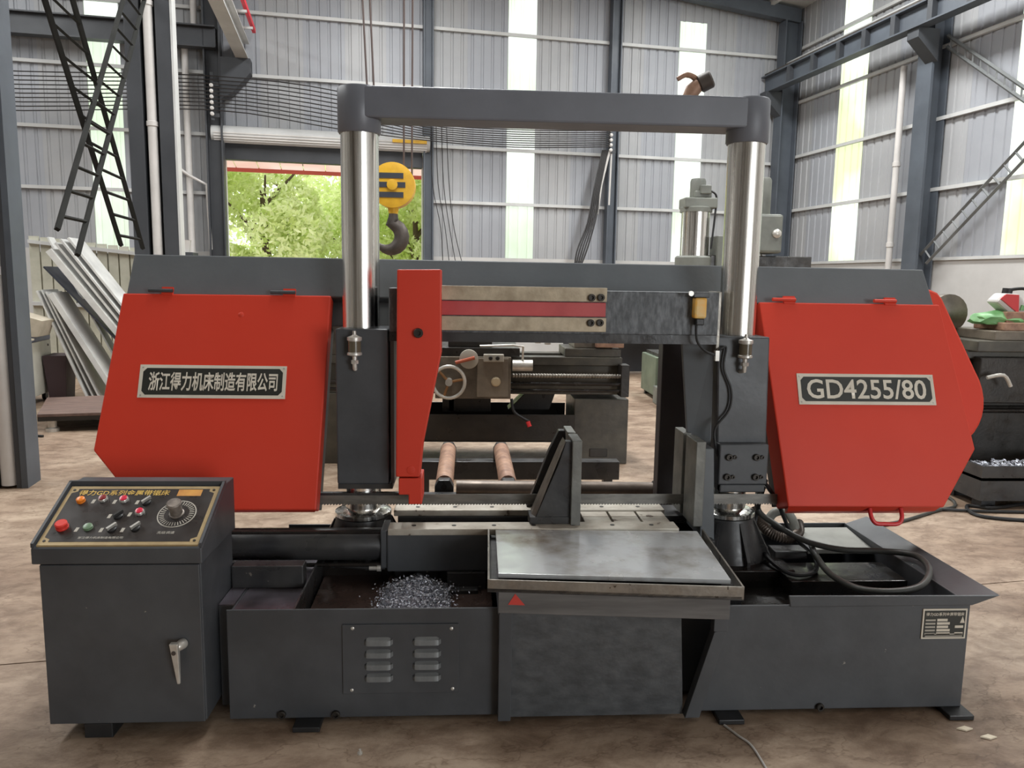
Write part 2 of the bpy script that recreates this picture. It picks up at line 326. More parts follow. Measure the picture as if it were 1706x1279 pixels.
# steel columns, posts and crane runways
def hcol(name, x, y, d, wd, mat, label, zt=7.35, web='x', parent=None):
    t = .03; b = MB()
    if web == 'x':
        b.box(x-d/2, x-d/2+t, y-wd/2, y+wd/2, 0, zt).box(x+d/2-t, x+d/2, y-wd/2, y+wd/2, 0, zt).box(x-d/2+t, x+d/2-t, y-.015, y+.015, 0, zt)
    else:
        b.box(x-wd/2, x+wd/2, y-d/2, y-d/2+t, 0, zt).box(x-wd/2, x+wd/2, y+d/2-t, y+d/2, 0, zt).box(x-.015, x+.015, y-d/2+t, y+d/2-t, 0, zt)
    return obj(name, b, mat, b=True, kind='structure', label=label, bevel=.004)
c1 = hcol('steel_column', 9.52, 15.75, .4, .3, CSTEEL, 'dark steel corner column carrying the end of the crane rail', 7.1)
c2 = hcol('steel_column', 9.61, 11.5, .32, .34, CSTEEL, 'dark steel column in the middle of the side wall', 7.1)
obj('end_plate', MB().box(9.432, 9.45, 11.33, 11.67, 0, 7.1), CSTEEL, c2)
for c, y, x in ((c1, 15.75, 9.32), (c2, 11.36, 9.45)):
    obj('bracket', MB().prism([(x,y-.13,5.62),(8.95 if x<9.4 else 9.05,y-.13,5.62),(8.95 if x<9.4 else 9.05,y-.13,5.47),(x,y-.13,5.12)], (0,.26,0)), CSTEEL2, c, bevel=.004)
hcol('wind_post', 1.72, 15.85, .2, .2, CSTEEL, 'slim steel post at the right jamb of the open door', 7.4)
hcol('wind_post', 5.6, 15.85, .22, .2, CSTEEL, 'slim steel post behind the hanging cable bundle', 7.5)
# right crane runway
rw = thing('crane_runway', 'blue grey crane runway beam with stiffeners along the side wall', 'crane beam', (9.1, 12, 5.62), b=True, kind='structure')
obj('beam', MB().box(9.0,9.22,6,15.95,5.62,5.645).box(9.0,9.22,6,15.95,5.955,5.98).box(9.1,9.118,6,15.95,5.645,5.955), CSTEEL, rw)
for y in (14.93, 14.11, 13.3, 12.58, 11.84, 11.0, 10.2): obj('stiffener', MB().box(9.0,9.1,y-.09,y+.02,5.645,5.955), CSTEEL2, rw)
obj('rail', MB().box(9.08,9.14,6,15.95,5.98,6.05), HOOK, rw)
obj('tie_angle', MB().box(9.45,9.5,6,15.9,6.2,6.26), GIRT, rw)
# left runway, with red conductor bar
lw = thing('crane_runway', 'pale crane runway beam with a red conductor bar at the upper left', 'crane beam', (-1.75, 12, 5.5), b=True, kind='structure')
obj('beam', MB().box(-1.86,-1.64,4,15.9,5.5,5.525).box(-1.86,-1.64,4,15.9,5.83,5.855).box(-1.76,-1.74,4,15.9,5.525,5.83), GIRT, lw)
obj('conductor_bar', MB().box(-1.56,-1.50,4,15.7,5.98,6.06), M('conductor_red', rgb(232,40,60), rough=(.4,.5)), lw, label='red conductor bar')
for y in (15.2, 14.3, 13.4, 12.5, 11.6): obj('support_arm', MB().box(-1.75,-1.5,y-.02,y+.02,5.9,5.94), GIRT, lw)
# left row of columns
c3 = hcol('steel_column', -2.28, 15.75, .3, .3, CSTEEL2, 'dark steel column at the left jamb of the open door', 7.2)
obj('bracket', MB().prism([(-2.15,15.6,5.5),(-1.6,15.6,5.5),(-1.6,15.6,5.25),(-1.95,15.6,4.85),(-2.15,15.6,4.75)], (0,.3,0)), CSTEEL2, c3, bevel=.004)
for y, cx, l0, l1, r0, r1, r2, lab in ((10.55, -2.24, -2.5, -2.33, -2.15, -1.98, -1.955, 'dark twin-flange column with a white pipe behind the leaning sheets'), (6.0, -2.305, -2.56, -2.37, -2.25, -2.215, -2.175, 'dark twin-flange column with a white pipe at the left picture edge')):
    b = MB().box(l0,l1,y-.13,y+.1,0,7.3).box(r0,r1,y-.13,y+.1,0,7.3).box(l1,r0,y+.02,y+.04,0,7.3)
    c = obj('steel_column', b, CSTEEL2, b=True, kind='structure', label=lab, bevel=.004)
    obj('edge_strip', MB().box(r1,r2,y-.135,y+.1,0,7.3), CSTEEL if y < 8 else GIRT, c)
    p = MB().cyl((cx,y-.08,.02),(cx,y-.08,7.2),.056,n=16)
    obj('down_pipe', p, PVC, c, True)
    for z in (1.48, 3.3, 4.7): obj('pipe_collar', MB().lathe([(.056,0),(.068,.005),(.068,.06),(.056,.065)], (cx,y-.08,z), n=16), PVC, c, True)
obj('tie_beam', MB().box(-8.5,-2.2,15.5,15.72,5.62,5.645).box(-8.5,-2.2,15.5,15.72,5.98,6.005).box(-8.5,-2.2,15.6,15.62,5.645,5.98), CSTEEL2, b=True, kind='structure', label='dark tie beam across the left bay below the roof')
# lattice cross brace of the left row: two ladder-like arms
def ladder(name, label, a0, a1, b0, b1, n, mat, w=.028, level=False):
    t = thing(name, label, 'brace', tuple((Vector(a1)+Vector(b1))/2), b=True, kind='structure')
    for s, e in ((a0, a1), (b0, b1)): obj('rail', MB().tube([s, e], w, 4), mat, t)
    A0, A1, B0, B1 = map(Vector, (a0, a1, b0, b1))
    for i in range(n):
        f = (i+.5)/n; z = A0.z+(A1.z-A0.z)*f; g = (z-B0.z)/(B1.z-B0.z)
        if level and not 0 < g < 1: continue
        obj('rung', MB().tube([A0.lerp(A1, f), B0.lerp(B1, g if level else f)], w*.62, 4), mat, t)
    return t
BR = M('brace_dark', rgb(34,34,32), rgb(42,42,40), 3, rough=(.8,.9), spec=.15)
ladder('lattice_brace', 'dark ladder-like brace leaning down to the right beside the left column', (-2.3,6.2,4.67), (-2.3,9.04,1.81), (-2.3,7.0,4.805), (-2.3,9.97,1.81), 14, BR, .026, True)
ladder('lattice_brace', 'dark ladder-like brace leaning down to the left over the clear strip', (-2.22,9.9,5.02), (-2.22,6.9,1.85), (-2.22,10.45,4.91), (-2.22,7.35,1.66), 14, BR, .026, True)
# lattice brace between the right wall columns
BR2 = M('brace_grey', rgb(92,94,94), rgb(110,112,112), 3, rough=(.5,.6))
ladder('lattice_brace', 'grey lattice brace rising to the right on the side wall', (9.62,11.45,2.05), (9.62,8.9,4.15), (9.62,11.3,1.9), (9.62,8.75,4.0), 14, BR2, .03)
ladder('lattice_brace', 'grey lattice brace falling to the right from the wall column bracket', (9.66,11.3,5.55), (9.66,8.7,3.62), (9.66,11.3,5.38), (9.66,8.7,3.45), 16, BR2, .03)
dp = obj('down_pipe', MB().cyl((9.6,12.2,.02),(9.6,12.2,5.3),.055,n=16), PVC, b=True, kind='structure', label='white rainwater pipe beside the side wall column', smooth=True)
for z in (2.2, 3.6): obj('pipe_collar', MB().lathe([(.055,0),(.068,.005),(.068,.08),(.055,.085)], (9.6,12.2,z), n=16), PVC, dp, True)
dp2 = obj('down_pipe', MB().tube([(-2.78,15.85,.02),(-2.78,15.85,5.5),(-2.78,15.85,5.75),(-2.6,15.85,6.0),(-2.6,15.85,6.8)],.06,14), PVC, b=True, kind='structure', label='white bent rainwater pipe left of the open door', smooth=True)
obj('stay_pipe', MB().tube([(-3.6,15.8,3.95),(-2.75,15.7,3.35),(-2.45,15.7,3.2),(-2.42,15.7,2.0)],.03,8), PVC, dp2, True)

# the open door: roller shutter rolled up, frame, awning outside
d1 = thing('door_1', 'open roller door with its shutter rolled up under a dark lintel', 'door', (-.27, 16, 0), b=True, kind='structure')
obj('lintel', MB().box(DX0-.15,DX1,15.95,16.15,3.72,4.02), CSTEEL2, d1, bevel=.005)
ro = MB().cyl((DX0-.2,15.8,4.16),(DX1+.12,15.8,4.16),.15,n=18)
obj('shutter_roll', ro, GIRT, d1, True)
for q in range(6):
    a = pi+q*.32; obj('shutter_slat', MB().box(DX0-.15,DX1+.06,15.8+.152*cos(a)-.006,15.8+.152*cos(a)+.006,4.16+.152*sin(a)-.012,4.16+.152*sin(a)+.012), PVC, d1)
obj('jamb', MB().box(DX0-.12,DX0,15.98,16.2,0,3.72), GIRT, d1); obj('jamb', MB().box(DX1,DX1+.1,15.98,16.2,0,3.72), GIRT, d1)
obj('end_box', MB().box(1.0,DX1+.05,15.6,15.66,4.14,4.2), YEL, d1)
aw = thing('awning', 'pale corrugated awning with a red edge outside the door', 'awning', (-.27, 16.3, 3.5), b=True)
for x0, x1 in run(-2.6, 2.0, .46):
    obj('awning_sheet', MB().hexa([(x0,16.22,3.95),(x1-.02,16.22,3.95),(x1-.02,17.6,3.78),(x0,17.6,3.78)], [(x0,16.22,3.97),(x1-.02,16.22,3.97),(x1-.02,17.6,3.80),(x0,17.6,3.80)]), MATS.get('awning_sheet') or translucent('awning_sheet', rgb(246,222,212), rgb(255,240,232), .3), aw)
obj('edge_trim', MB().box(-2.6,2.0,17.6,17.63,3.70,3.80), M('awning_red', rgb(196,92,76), rough=(.4,.5)), aw)

# trees in the yard
def tree(label, x, y, h, r, n, mat, seed):
    rnd = random.Random(seed); t = thing('tree', label, 'tree', (x, y, -.05), b=True, group='trees beyond the open door')
    tr = MB().tube([(x,y,-.05),(x+.1,y,h*.35),(x,y+.1,h*.7)], [.16,.12,.05], 8)
    for q in range(5):
        a = q*1.3+seed; tr.tube([(x+.05,y,h*(.3+.08*q)),(x+cos(a)*r*.6,y+sin(a)*r*.6,h*(.5+.08*q))], [.06,.02], 6)
    obj('trunk', tr, BARK, t, True)
    b = MB(); blobs = [(x+rnd.uniform(-1,1)*r*.7, y+rnd.uniform(-1,1)*r*.7, h*rnd.uniform(.1,.92), r*rnd.uniform(.3,.55)) for _ in range(16)]
    for _ in range(n):
        cx, cy, cz, cr = rnd.choice(blobs); d = Vector((rnd.gauss(0,1), rnd.gauss(0,1), rnd.gauss(0,1))).normalized()*cr*rnd.uniform(.75,1.05)
        p = Vector((cx,cy,cz))+d; u = Vector((rnd.gauss(0,1),rnd.gauss(0,1),rnd.gauss(0,1))).normalized(); v = u.orthogonal().normalized(); s = rnd.uniform(.05,.12)
        b.add([p-u*s, p+v*s*.5, p+u*s, p-v*s*.5], [(0,1,2,3)])
    me = bpy.data.meshes.new('crown'); me.from_pydata(b.v, [], b.f); me.materials.append(mat)
    o = bpy.data.objects.new('crown', me); link(o, t); o['kind'] = 'stuff'
for a in (('bushy bright green tree behind the left half of the door', -1.9, 20.2, 5.2, 1.7, 11000, LEAF, 1), ('pale leafy tree in the middle of the door opening', .2, 22.5, 5.6, 1.9, 11000, LEAF2, 2),
          ('yellow green tree behind the hook at the right of the door', 1.9, 20.8, 4.8, 1.5, 9000, LEAF, 3), ('tall pale tree farthest back beyond the door', -1.5, 26, 6.5, 3.0, 9000, LEAF2, 4), ('rounded tree farthest right beyond the door', 3.2, 26, 6.2, 2.6, 8000, LEAF, 5)):
    tree(*a)

# overhead electric cables strung along the back wall
KB = M('cable_black', rgb(40,38,38), rough=(.5,.6))
for i in range(10):
    z0, z1, z2, z3 = 4.97-.073*i, 5.11-.066*i, 4.62-.042*i, 4.62-.04*i
    pts = [(-7.5,15.46,z0-.03),(-5.4,15.46,z0),(-2.28,15.46,z1),(-.05,15.46,z1-.12-.01*i),(1.6,15.46,z2-.06),(3.4,15.46,z2-.1),(5.42,15.5,z3)]
    obj('overhead_cable', MB().tube(spline(pts, 4), .011, 5), KB, b=True, label='thin black overhead cable, %s of ten strung along the back wall' % ('topmost','second from top','third from top','fourth from top','fifth from top','sixth from top','fourth from bottom','third from bottom','second from bottom','lowest')[i], cat='cable', group='overhead cables')
for x, y, z0, lab, n in ((-2.28,15.52,4.45,'row of white insulators on the column left of the door',6), (5.45,15.58,4.2,'dark bracket with insulators at the right end of the cables',5)):
    t = thing('insulator_rack', lab, 'insulators', (x,y,z0), b=True)
    obj('bracket', MB().box(x-.03,x+.03,y+.02,y+.05,z0-.1,z0+.75).box(x-.03,x+.12,y-.0,y+.03,z0-.05,z0+.02).box(x-.03,x+.12,y,y+.03,z0+.5,z0+.57), CSTEEL2, t)
    for q in range(n): obj('insulator', MB().lathe([(.02,0),(.035,.01),(.02,.03),(.035,.05),(.02,.06)], (x,y-.02,z0+.1*q), (0,-1,0), 10), PVC, t, True)
# cable bundle and conduits hanging down the post
t = thing('cable_bundle', 'bundle of dark cables hanging down from the insulator rack', 'cables', (5.3,15.6,2.0), b=True)
for q in range(5):
    obj('cable', MB().tube(spline([(5.3+.03*q,15.6,4.2),(5.12+.03*q,15.55,3.4),(4.98+.05*q,15.5,2.7+.05*q),(4.75+.05*q,15.45,2.1),(4.7,15.45,1.5)], 5), .018, 6), KB, t, True)
t = thing('conduit', 'white conduits slanting down beside the slim post', 'conduit', (5.4,15.6,2.8), b=True)
obj('pipe', MB().tube([(5.45,15.6,4.2),(5.28,15.58,3.5),(5.2,15.55,2.9)], .03, 8), PVC, t, True); obj('pipe', MB().tube([(5.5,15.62,4.2),(5.48,15.62,3.1)], .02, 8), PVC, t, True)
t = thing('pull_cords', 'thin black cords hanging at the right side of the door', 'cord', (1.85,15.6,1.6), b=True)
for q in range(4): obj('cord', MB().tube(spline([(1.75+.1*q,15.6,4.6),(1.78+.11*q,15.6,3.4),(1.95+.09*q,15.6,2.5),(2.0+.15*q,15.6,1.6)], 4), .008, 5), KB, t)

# crane hook block
hx, hy, hz = -.85, 9.0, 2.545
h = thing('crane_hook_block', 'yellow crane hook block with dark stripes and an iron hook', 'crane hook', (hx, hy, 1.82))
obj('sheave_guard', MB().lathe([(.2,-.11),(.25,-.10),(.25,.10),(.2,.11)], (hx,hy,hz), (0,1,0), 36), YEL, h, True)
for dz, wd in ((.1,.2),(0,.235),(-.11,.2)): obj('stripe', MB().box(hx-wd,hx+wd*.62,hy-.118,hy-.109,hz+dz-.03,hz+dz+.03), M('stripe_blue_black', rgb(52,56,66), rough=(.5,.6)), h, label='dark stripe')
obj('hub', MB().lathe([(.06,0),(.06,.03),(.03,.035)], (hx,hy-.105,hz), (0,-1,0), 20), YEL, h, True)
obj('shank', MB().cyl((hx,hy,hz-.22),(hx,hy,hz-.34),.07,.045,14), YEL, h, True)
hp = [(hx+.0,hy,hz-.3),(hx+.0,hy,hz-.36)]
for q in range(13):
    a = radians(78-q*19); hp.append((hx-.055+cos(a)*.15,hy,hz-.565+sin(a)*.15))
obj('hook', MB().tube(hp, [.05,.058,.066,.074,.08,.084,.086,.086,.084,.08,.072,.062,.05,.036,.014], 14), HOOK, h, True)
for x, xb in ((-1.30,-1.09),(-1.205,-1.02),(-.71,-.73),(-.611,-.64)): obj('wire_rope', MB().cyl((x,hy,7.4),(xb,hy,hz+.05),.012,n=6), M('rope_brown', rgb(76,62,58), rough=(.5,.6)), h)

# ================================================================== THE BAND SAW
saw = thing('band_saw', 'large dark grey twin-column band saw with red wheel covers', 'band saw', (.45, 2.95, 0))
def S(name, mb, mat, smooth=False, bevel=0, label=None, parent=None): return obj(name, mb, mat, parent or saw, smooth, bevel, label=label)
# --- tank base
bt = MB().box(-.79,.72,2.47,2.478,.018,.405).xz([(.80,.018),(1.77,.018),(1.77,.405),(.885,.405)], 2.47, 2.478).box(.66,1.0,2.60,2.606,.018,.405).box(.714,.72,2.478,2.6,.018,.405).box(-.79,-.782,2.478,3.37,.018,.384).box(1.762,1.77,2.478,3.37,.018,.405).box(-.79,1.77,3.37,3.378,.018,.405).box(-.782,.7,2.478,3.37,.018,.20).box(.7,1.762,2.606,3.37,.018,.20).box(.95,1.762,2.478,2.606,.018,.20)
bt.hexa([(1.765,2.47,.395),(1.87,2.47,.432),(1.87,3.37,.432),(1.765,3.37,.395)], [(1.762,2.47,.402),(1.868,2.47,.438),(1.868,3.37,.438),(1.762,3.37,.402)])
bt.xz([(1.12,.40),(1.77,.40),(1.87,.436),(1.112,.441)], 2.462, 2.47)
base = S('base_tank', bt, DARK, bevel=.003)
for x in (-.525, .918, 1.738): S('foot_pad', MB().box(x-.045,x+.045,2.412,2.52,0,.018), BLACK, bevel=.003)
for x in (-.525, .918, 1.738): S('foot_pad', MB().box(x-.045,x+.045,3.3,3.42,0,.018), BLACK, bevel=.003)
S('service_panel', MB().box(-.41,-.02,2.464,2.470,.105,.352), DARK, bevel=.002)
lv = MB(); n = 12; vs = []
for i in range(n+1):
    a = i/n; x = (a-.5)*.096; e = min(1, min(a, 1-a)*5.5); e = sqrt(max(0, 1-(1-e)**2))
    vs += [(x, 0, -.0143), (x, -.016*e, -.0143), (x, -.012*e, .002), (x, 0, -.0143+.025*(.25+.75*e))]
lv.add(vs, [(4*i+j, 4*i+4+j, 4*i+5+j, 4*i+1+j) for i in range(n) for j in range(3)])
lvm = smooth_mesh(lv, 'louver', LOUV)
for x in (-.289, -.128):
    for z in (.297, .254, .211, .169): inst('louver', lvm, (x, 2.4645, z), saw)
scr = smooth_mesh(MB().lathe([(.006,0),(.006,.002),(.003,.004)], (0,0,0), (0,-1,0), 10), 'screw', ALU)
for x, z in ((-.375,.34), (-.045,.336), (-.04,.12), (-.38,.12)): inst('screw', scr, (x, 2.464, z), saw)
bolt = MB().lathe([(.014,0),(.014,.010),(.012,.012),(.0075,.012),(.0075,.004)], (0,0,0), (0,-1,0), 16)
boltm = smooth_mesh(bolt, 'bolt', M('bolt_dark', rgb(60,56,52), rough=(.35,.5), metal=.6))
inst('screw', boltm, (1.252, 2.47, .028), saw); inst('screw', boltm, (-.616, 2.47, .034), saw); inst('screw', boltm, (-.435, 2.47, .031), saw)
# data plate with print
dpl = S('data_plate', MB().box(1.598,1.758,2.466,2.47,.277,.387), WHITEP, label='small white and black data plate')
obj('print_field', MB().box(1.604,1.752,2.4645,2.4662,.283,.381), INKBG, dpl)
text('lettering', '得力GD系列金属带锯床', (1.608,2.4645,.362), (1,0,0), (0,0,1), .138, .013, WHITEP, dpl)
rnd = random.Random(3)
for r in range(5):
    z = .347-.0125*r; x = 1.608
    obj('print_line', MB().box(x,x+.036,2.4636,2.4646,z-.0035,z+.0025), PRINT, dpl)
    obj('blank_field', MB().box(x+.042,x+.042+rnd.uniform(.03,.06),2.4636,2.4646,z-.0045,z+.0045), WHITEP, dpl)
    if r in (2, 4): obj('blank_field', MB().box(x+.108,x+.138,2.4636,2.4646,z-.0045,z+.0045), WHITEP, dpl)
for r in range(2): obj('print_line', MB().box(1.61,1.745,2.4636,2.4646,.287-.0+.008*r-.002,.287+.008*r+.002), PRINT, dpl)
obj('print_mark', MB().xz([(1.733,.336),(1.75,.336),(1.7415,.36)], 2.4636, 2.4646), WHITEP, dpl)
# --- inside of the tank
S('tray_plate', MB().box(-.782,-.575,2.478,3.0,.2,.385), TRAYM, bevel=.002); S('side_tray', MB().box(-1.05,-.79,2.765,3.37,.018,.382).box(-.842,-.79,2.56,2.765,.018,.382), DARK); S('side_tray_top', MB().box(-1.05,-.79,2.765,3.37,.382,.386).box(-.842,-.79,2.56,2.765,.382,.386), TRAYM)
S('pump_box', MB().box(-.84,-.585,2.70,2.76,.385,.468), DARK2, bevel=.004)
S('divider', MB().hexa([(-.575,2.48,.2),(-.569,2.48,.2),(-.569,3.3,.2),(-.575,3.3,.2)], [(-.575,2.48,.40),(-.569,2.48,.40),(-.569,3.3,.42),(-.575,3.3,.42)]), DARK2)
S('chip_channel', MB().hexa([(-.56,2.48,.2),(.1,2.48,.2),(.1,3.05,.2),(-.56,3.05,.2)],[(-.56,2.48,.30),(.1,2.48,.30),(.1,3.05,.325),(-.56,3.05,.325)]), BROWNOIL)
S('channel_back', MB().box(-.56,-.28,3.05,3.1,.2,.40), DARK2)
S('bed', MB().box(-.28,.96,2.935,3.09,.2,.5).box(-.28,.96,3.09,3.25,.2,.53).box(.1,.98,2.86,3.25,.2,.5), DARK2, bevel=.004)
S('vise_block', MB().box(-.30,.098,2.85,2.94,.385,.54), DARK, bevel=.006)
S('support_foot', MB().box(-.07,.08,2.84,2.93,.2,.385).box(-.06,.05,2.80,2.84,.25,.33), DARK2, bevel=.004)
for y0, y1, nm in ((2.846,2.932,'front'), (3.09,3.18,'rear')):
    r = S('bed_rail', MB().box(-.296,.83 if nm == 'front' else .835,y0,y1,.53,.556), RAIL, bevel=.003, label='pale worn bed rail')
    for q in range(7):
        obj('bolt_hole', MB().lathe([(.009,0),(.009,.0012),(.004,.0014)], (-.2+q*.155,(y0+y1)/2,.556), (0,0,1), 10), LATHED, r)
for i in range(3):
    for j in range(2):
        S('bed_plate', MB().box(.475+i*.118,.475+i*.118+.109,2.942+j*.074,2.942+j*.074+.067,.50,.551), RAIL, bevel=.002)
# clamping cylinder with its tie rods and pipe
S('clamp_cylinder', MB().lathe([(.058,0),(.062,.01),(.062,.59),(.058,.6)], (-.92,2.93,.47), (1,0,0), 28), DARK2, True)
S('cylinder_flange', MB().box(-.945,-.915,2.86,3.0,.395,.545), DARK2, bevel=.004)
S('cylinder_head', MB().box(-.325,-.298,2.86,3.0,.395,.545), DARK, bevel=.004)
for z in (.535, .405): S('tie_rod', MB().cyl((-.93,2.875,z),(-.30,2.875,z),.008,n=8), OIL, True)
S('oil_pipe', MB().tube(spline([(-.55,2.9,.4),(-.45,2.88,.395),(-.36,2.87,.393),(-.31,2.87,.393)],4), .007, 8), BLACK, True)
S('pipe_fitting', MB().lathe([(.009,0),(.009,.03),(.013,.03),(.013,.045)], (-.37,2.87,.393), (1,0,0), 8), ALU, True)
# vise jaws
def jaw(x0, x1, y0, y1, label): return S('jaw_plate', MB().box(x0,x1,y0,y1,.552,.892), JAW, bevel=.003, label=label)
jaw(.409,.447,2.885,3.028,'front plate of the movable jaw'); jaw(.412,.445,3.06,3.2,'rear plate of the movable jaw')
jaw(.892,.93,2.875,3.02,'front plate of the fixed jaw'); jaw(.89,.925,3.055,3.185,'rear plate of the fixed jaw')
S('jaw_rib', MB().xz([(.262,.556),(.41,.556),(.41,.885),(.385,.885),(.36,.80)], 2.905, 2.945), DARK2, bevel=.003)
S('jaw_rib', MB().xz([(.255,.556),(.41,.556),(.41,.885),(.385,.885),(.345,.80)], 3.13, 3.17), DARK2, bevel=.003)
S('jaw_foot', MB().box(.25,.41,2.9,3.0,.556,.585), DARK2, bevel=.003)
S('jaw_slope', MB().hexa([(.248,2.945,.556),(.262,2.905,.556),(.262,3.0,.556),(.25,3.0,.556)], [(.372,2.945,.86),(.385,2.905,.885),(.385,3.0,.885),(.372,3.0,.86)]), STEEL)
S('fixed_jaw_body', MB().hexa([(.93,2.9,.3),(1.0,2.9,.3),(1.0,3.2,.3),(.93,3.2,.3)], [(.93,2.9,.86),(.97,2.9,.86),(.97,3.2,.86),(.93,3.2,.86)]), FRAMEP, bevel=.004)
# --- columns
CXL, CXR, CY = -.424, 1.112, 3.12
for x in (CXL, CXR):
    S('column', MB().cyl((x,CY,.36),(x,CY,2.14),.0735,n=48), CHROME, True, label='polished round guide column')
    S('column_flange', MB().lathe([(.10,0),(.115,.005),(.115,.02),(.085,.035)], (x,CY,.53), n=36), CHROME, True)
    S('column_socket', MB().lathe([(.17,0),(.16,.03),(.115,.16),(.112,.17),(.08,.17)], (x,CY,.36), n=32), DARK2, True)
    for q in range(8):
        a = q*pi/4+.2; c, s = cos(a), sin(a); o = Vector((x,CY,0))
        pr = [o+Vector((c*r,s*r,z)) for r, z in ((.10,.36),(.19,.36),(.19,.38),(.118,.52),(.10,.52))]
        S('socket_rib', MB().prism([p-Vector((-s,c,0))*.007 for p in pr], Vector((-s,c,0))*.014), DARK2)
S('pedestal', MB().box(.98,1.33,2.9,3.32,.2,.36), OIL, bevel=.005); S('pedestal', MB().box(-.62,-.29,2.98,3.32,.2,.36), OIL, bevel=.005)
S('tank_lid', MB().box(1.27,1.74,2.80,3.0,.2,.355), OIL, bevel=.003)
S('sloped_lid', MB().hexa([(1.47,3.1,.355),(1.76,3.1,.355),(1.76,3.34,.375),(1.47,3.34,.375)], [(1.47,3.1,.375),(1.76,3.1,.375),(1.76,3.34,.395),(1.47,3.34,.395)]), GREYLID, bevel=.003)
S('tank_step', MB().box(1.0,1.27,2.6,2.9,.2,.29), OIL, bevel=.004)
# top beam with rounded ends
S('top_beam', MB().box(CXL+.02,CXR-.02,3.043,3.197,2.105,2.222), BEAM_GLARE, bevel=.008)
for x in (CXL, CXR):
    S('beam_cap', MB().lathe([(.078,0),(.083,.006),(.083,.165),(.078,.172)], (x,CY,2.054), n=44), BEAM_GLARE, True)
fit = S('hose_fitting', MB().tube([(.862,3.1,2.222),(.875,3.1,2.25),(.9,3.1,2.275)], [.026,.03,.026], 12), RUST, True, label='rusty hose fitting on the beam')
obj('hose_stub', MB().lathe([(.024,0),(.034,.008),(.034,.05),(.028,.056)], (.9,3.1,2.272), (.85,-.3,.42), 14), HOOK, fit, True)
obj('lever', MB().tube(spline([(.9,3.1,2.285),(.872,3.1,2.305),(.845,3.1,2.308),(.815,3.1,2.292)],4), [.012]*4+[.011]*4+[.009]*5, 8), RUST, fit, True)
# --- tilted saw frame
K, Z0, Y0 = .385, .605, 2.93
TV = Vector((0, K, 1)).normalized(); TN = Vector((0, -1, K)).normalized()
def T(x, z, d=0): return Vector((x, Y0+K*(z-Z0), z))-TN*d       # d: depth behind the cover face
def slab(poly, d0, d1): return MB().prism([T(x, z, d0) for x, z in poly], -TN*(d1-d0))
S('frame_band', slab([(-1.392,1.598),(2.018,1.590),(2.045,1.43),(-1.405,1.43)], .03, .20), FRAMEP, bevel=.006)
S('frame_band_lower', slab([(-.58,1.44),(1.27,1.44),(1.27,1.33),(-.58,1.33)], .09, .2), FRAMEP, bevel=.006)
LP = [(-1.405,1.426),(-.566,1.428),(-.580,.606),(-1.243,.606),(-1.448,.822)]
RP = [(1.250,1.427),(2.050,1.427),(2.116,.835),(1.948,.612),(1.297,.615)]
def inset(P, k):
    cx = sum(p[0] for p in P)/len(P); cz = sum(p[1] for p in P)/len(P)
    return [(cx+(x-cx)*k, cz+(z-cz)*k) for x, z in P]
for P, nm, hs, side in ((LP,'left wheel cover with the company nameplate',((-1.251,-1.206),(-.761,-.711)),-1), (RP,'right wheel cover with the model nameplate',((1.356,1.407),(1.804,1.853)),1)):
    th_ = .12 if side > 0 else .07
    cvr = S('wheel_cover', slab(P, 0, th_), RED if side < 0 else ORANGE, bevel=.006, label=nm)
    S('wheel_housing', slab(inset(P, .965), th_, .21), DARK2 if side > 0 else DARK, bevel=.004)
    fl_ = [(-1.235,.606),(-.582,.606)] if side < 0 else [(1.30,.617),(1.942,.617)]; dz_ = .035 if side < 0 else .06
    (xa,za),(xb_,zb_) = fl_; pa, pb = T(xa,za,.004), T(xb_,zb_,.004)
    obj('bottom_flange', MB().hexa([pa,pb,pb+Vector((-.03,.10,0)),pa+Vector((.03,.10,0))], [pa+Vector((.01,.03,-dz_*.5)),pb+Vector((-.01,.03,-dz_*.5)),pb+Vector((-.03,.10,-dz_)),pa+Vector((.03,.10,-dz_))]), RED, cvr)
    for a, c in hs:
        hg = obj('hinge', MB().prism([T(a,1.42,-.003),T(c,1.42,-.003),T(c,1.452,-.003),T(a,1.452,-.003)], -TN*.01), RED, cvr)
        obj('hinge_pin', MB().cyl(T(a-.05,1.436,-.006),T(c,1.436,-.006),.008,n=10), DARK if side < 0 else RED, cvr, True)
    if side < 0:
        obj('dent', MB().lathe([(.012,0),(.008,.002),(.002,.003)], T(-.925,1.345,0), TN, 12), RED, cvr, True)
    else:
        obj('pull_handle', MB().tube(spline([(1.645,2.95,.602),(1.645,2.93,.57),(1.662,2.925,.548),(1.70,2.925,.545),(1.755,2.925,.546),(1.772,2.93,.57),(1.775,2.95,.602)],4), .0085, 10), REDP, cvr, True, label='red tubular pull handle')
# nameplates
def plate(name, P, body, label, tw, th, ox, oz, bold):
    p = S(name, slab(P, -.004, -.0), WHITEP, label=label)
    xs = [q[0] for q in P]; zs = [q[1] for q in P]; x0, x1, z0, z1 = min(xs)+.014, max(xs)-.014, min(zs)+.013, max(zs)-.013; c = .014
    obj('black_field', MB().prism([T(x, z, -.0046) for x, z in ((x0+c,z0),(x1-c,z0),(x1,z0+c),(x1,z1-c),(x1-c,z1),(x0+c,z1),(x0,z1-c),(x0,z0+c))], TN*-.0005), INKBG, p)
    text('lettering', body, T((x0+x1)/2-tw/2+ox, (z0+z1)/2-th*.5*TV.z+oz, -.0047), (1,0,0), TV, tw, th, WHITEP, p, bold)
    for x in (min(xs)+.011, max(xs)-.011):
        for z in (min(zs)+.011, max(zs)-.011): obj('rivet', MB().lathe([(.004,0),(.003,.002)], T(x,z,-.004), TN, 8), ALU, p)
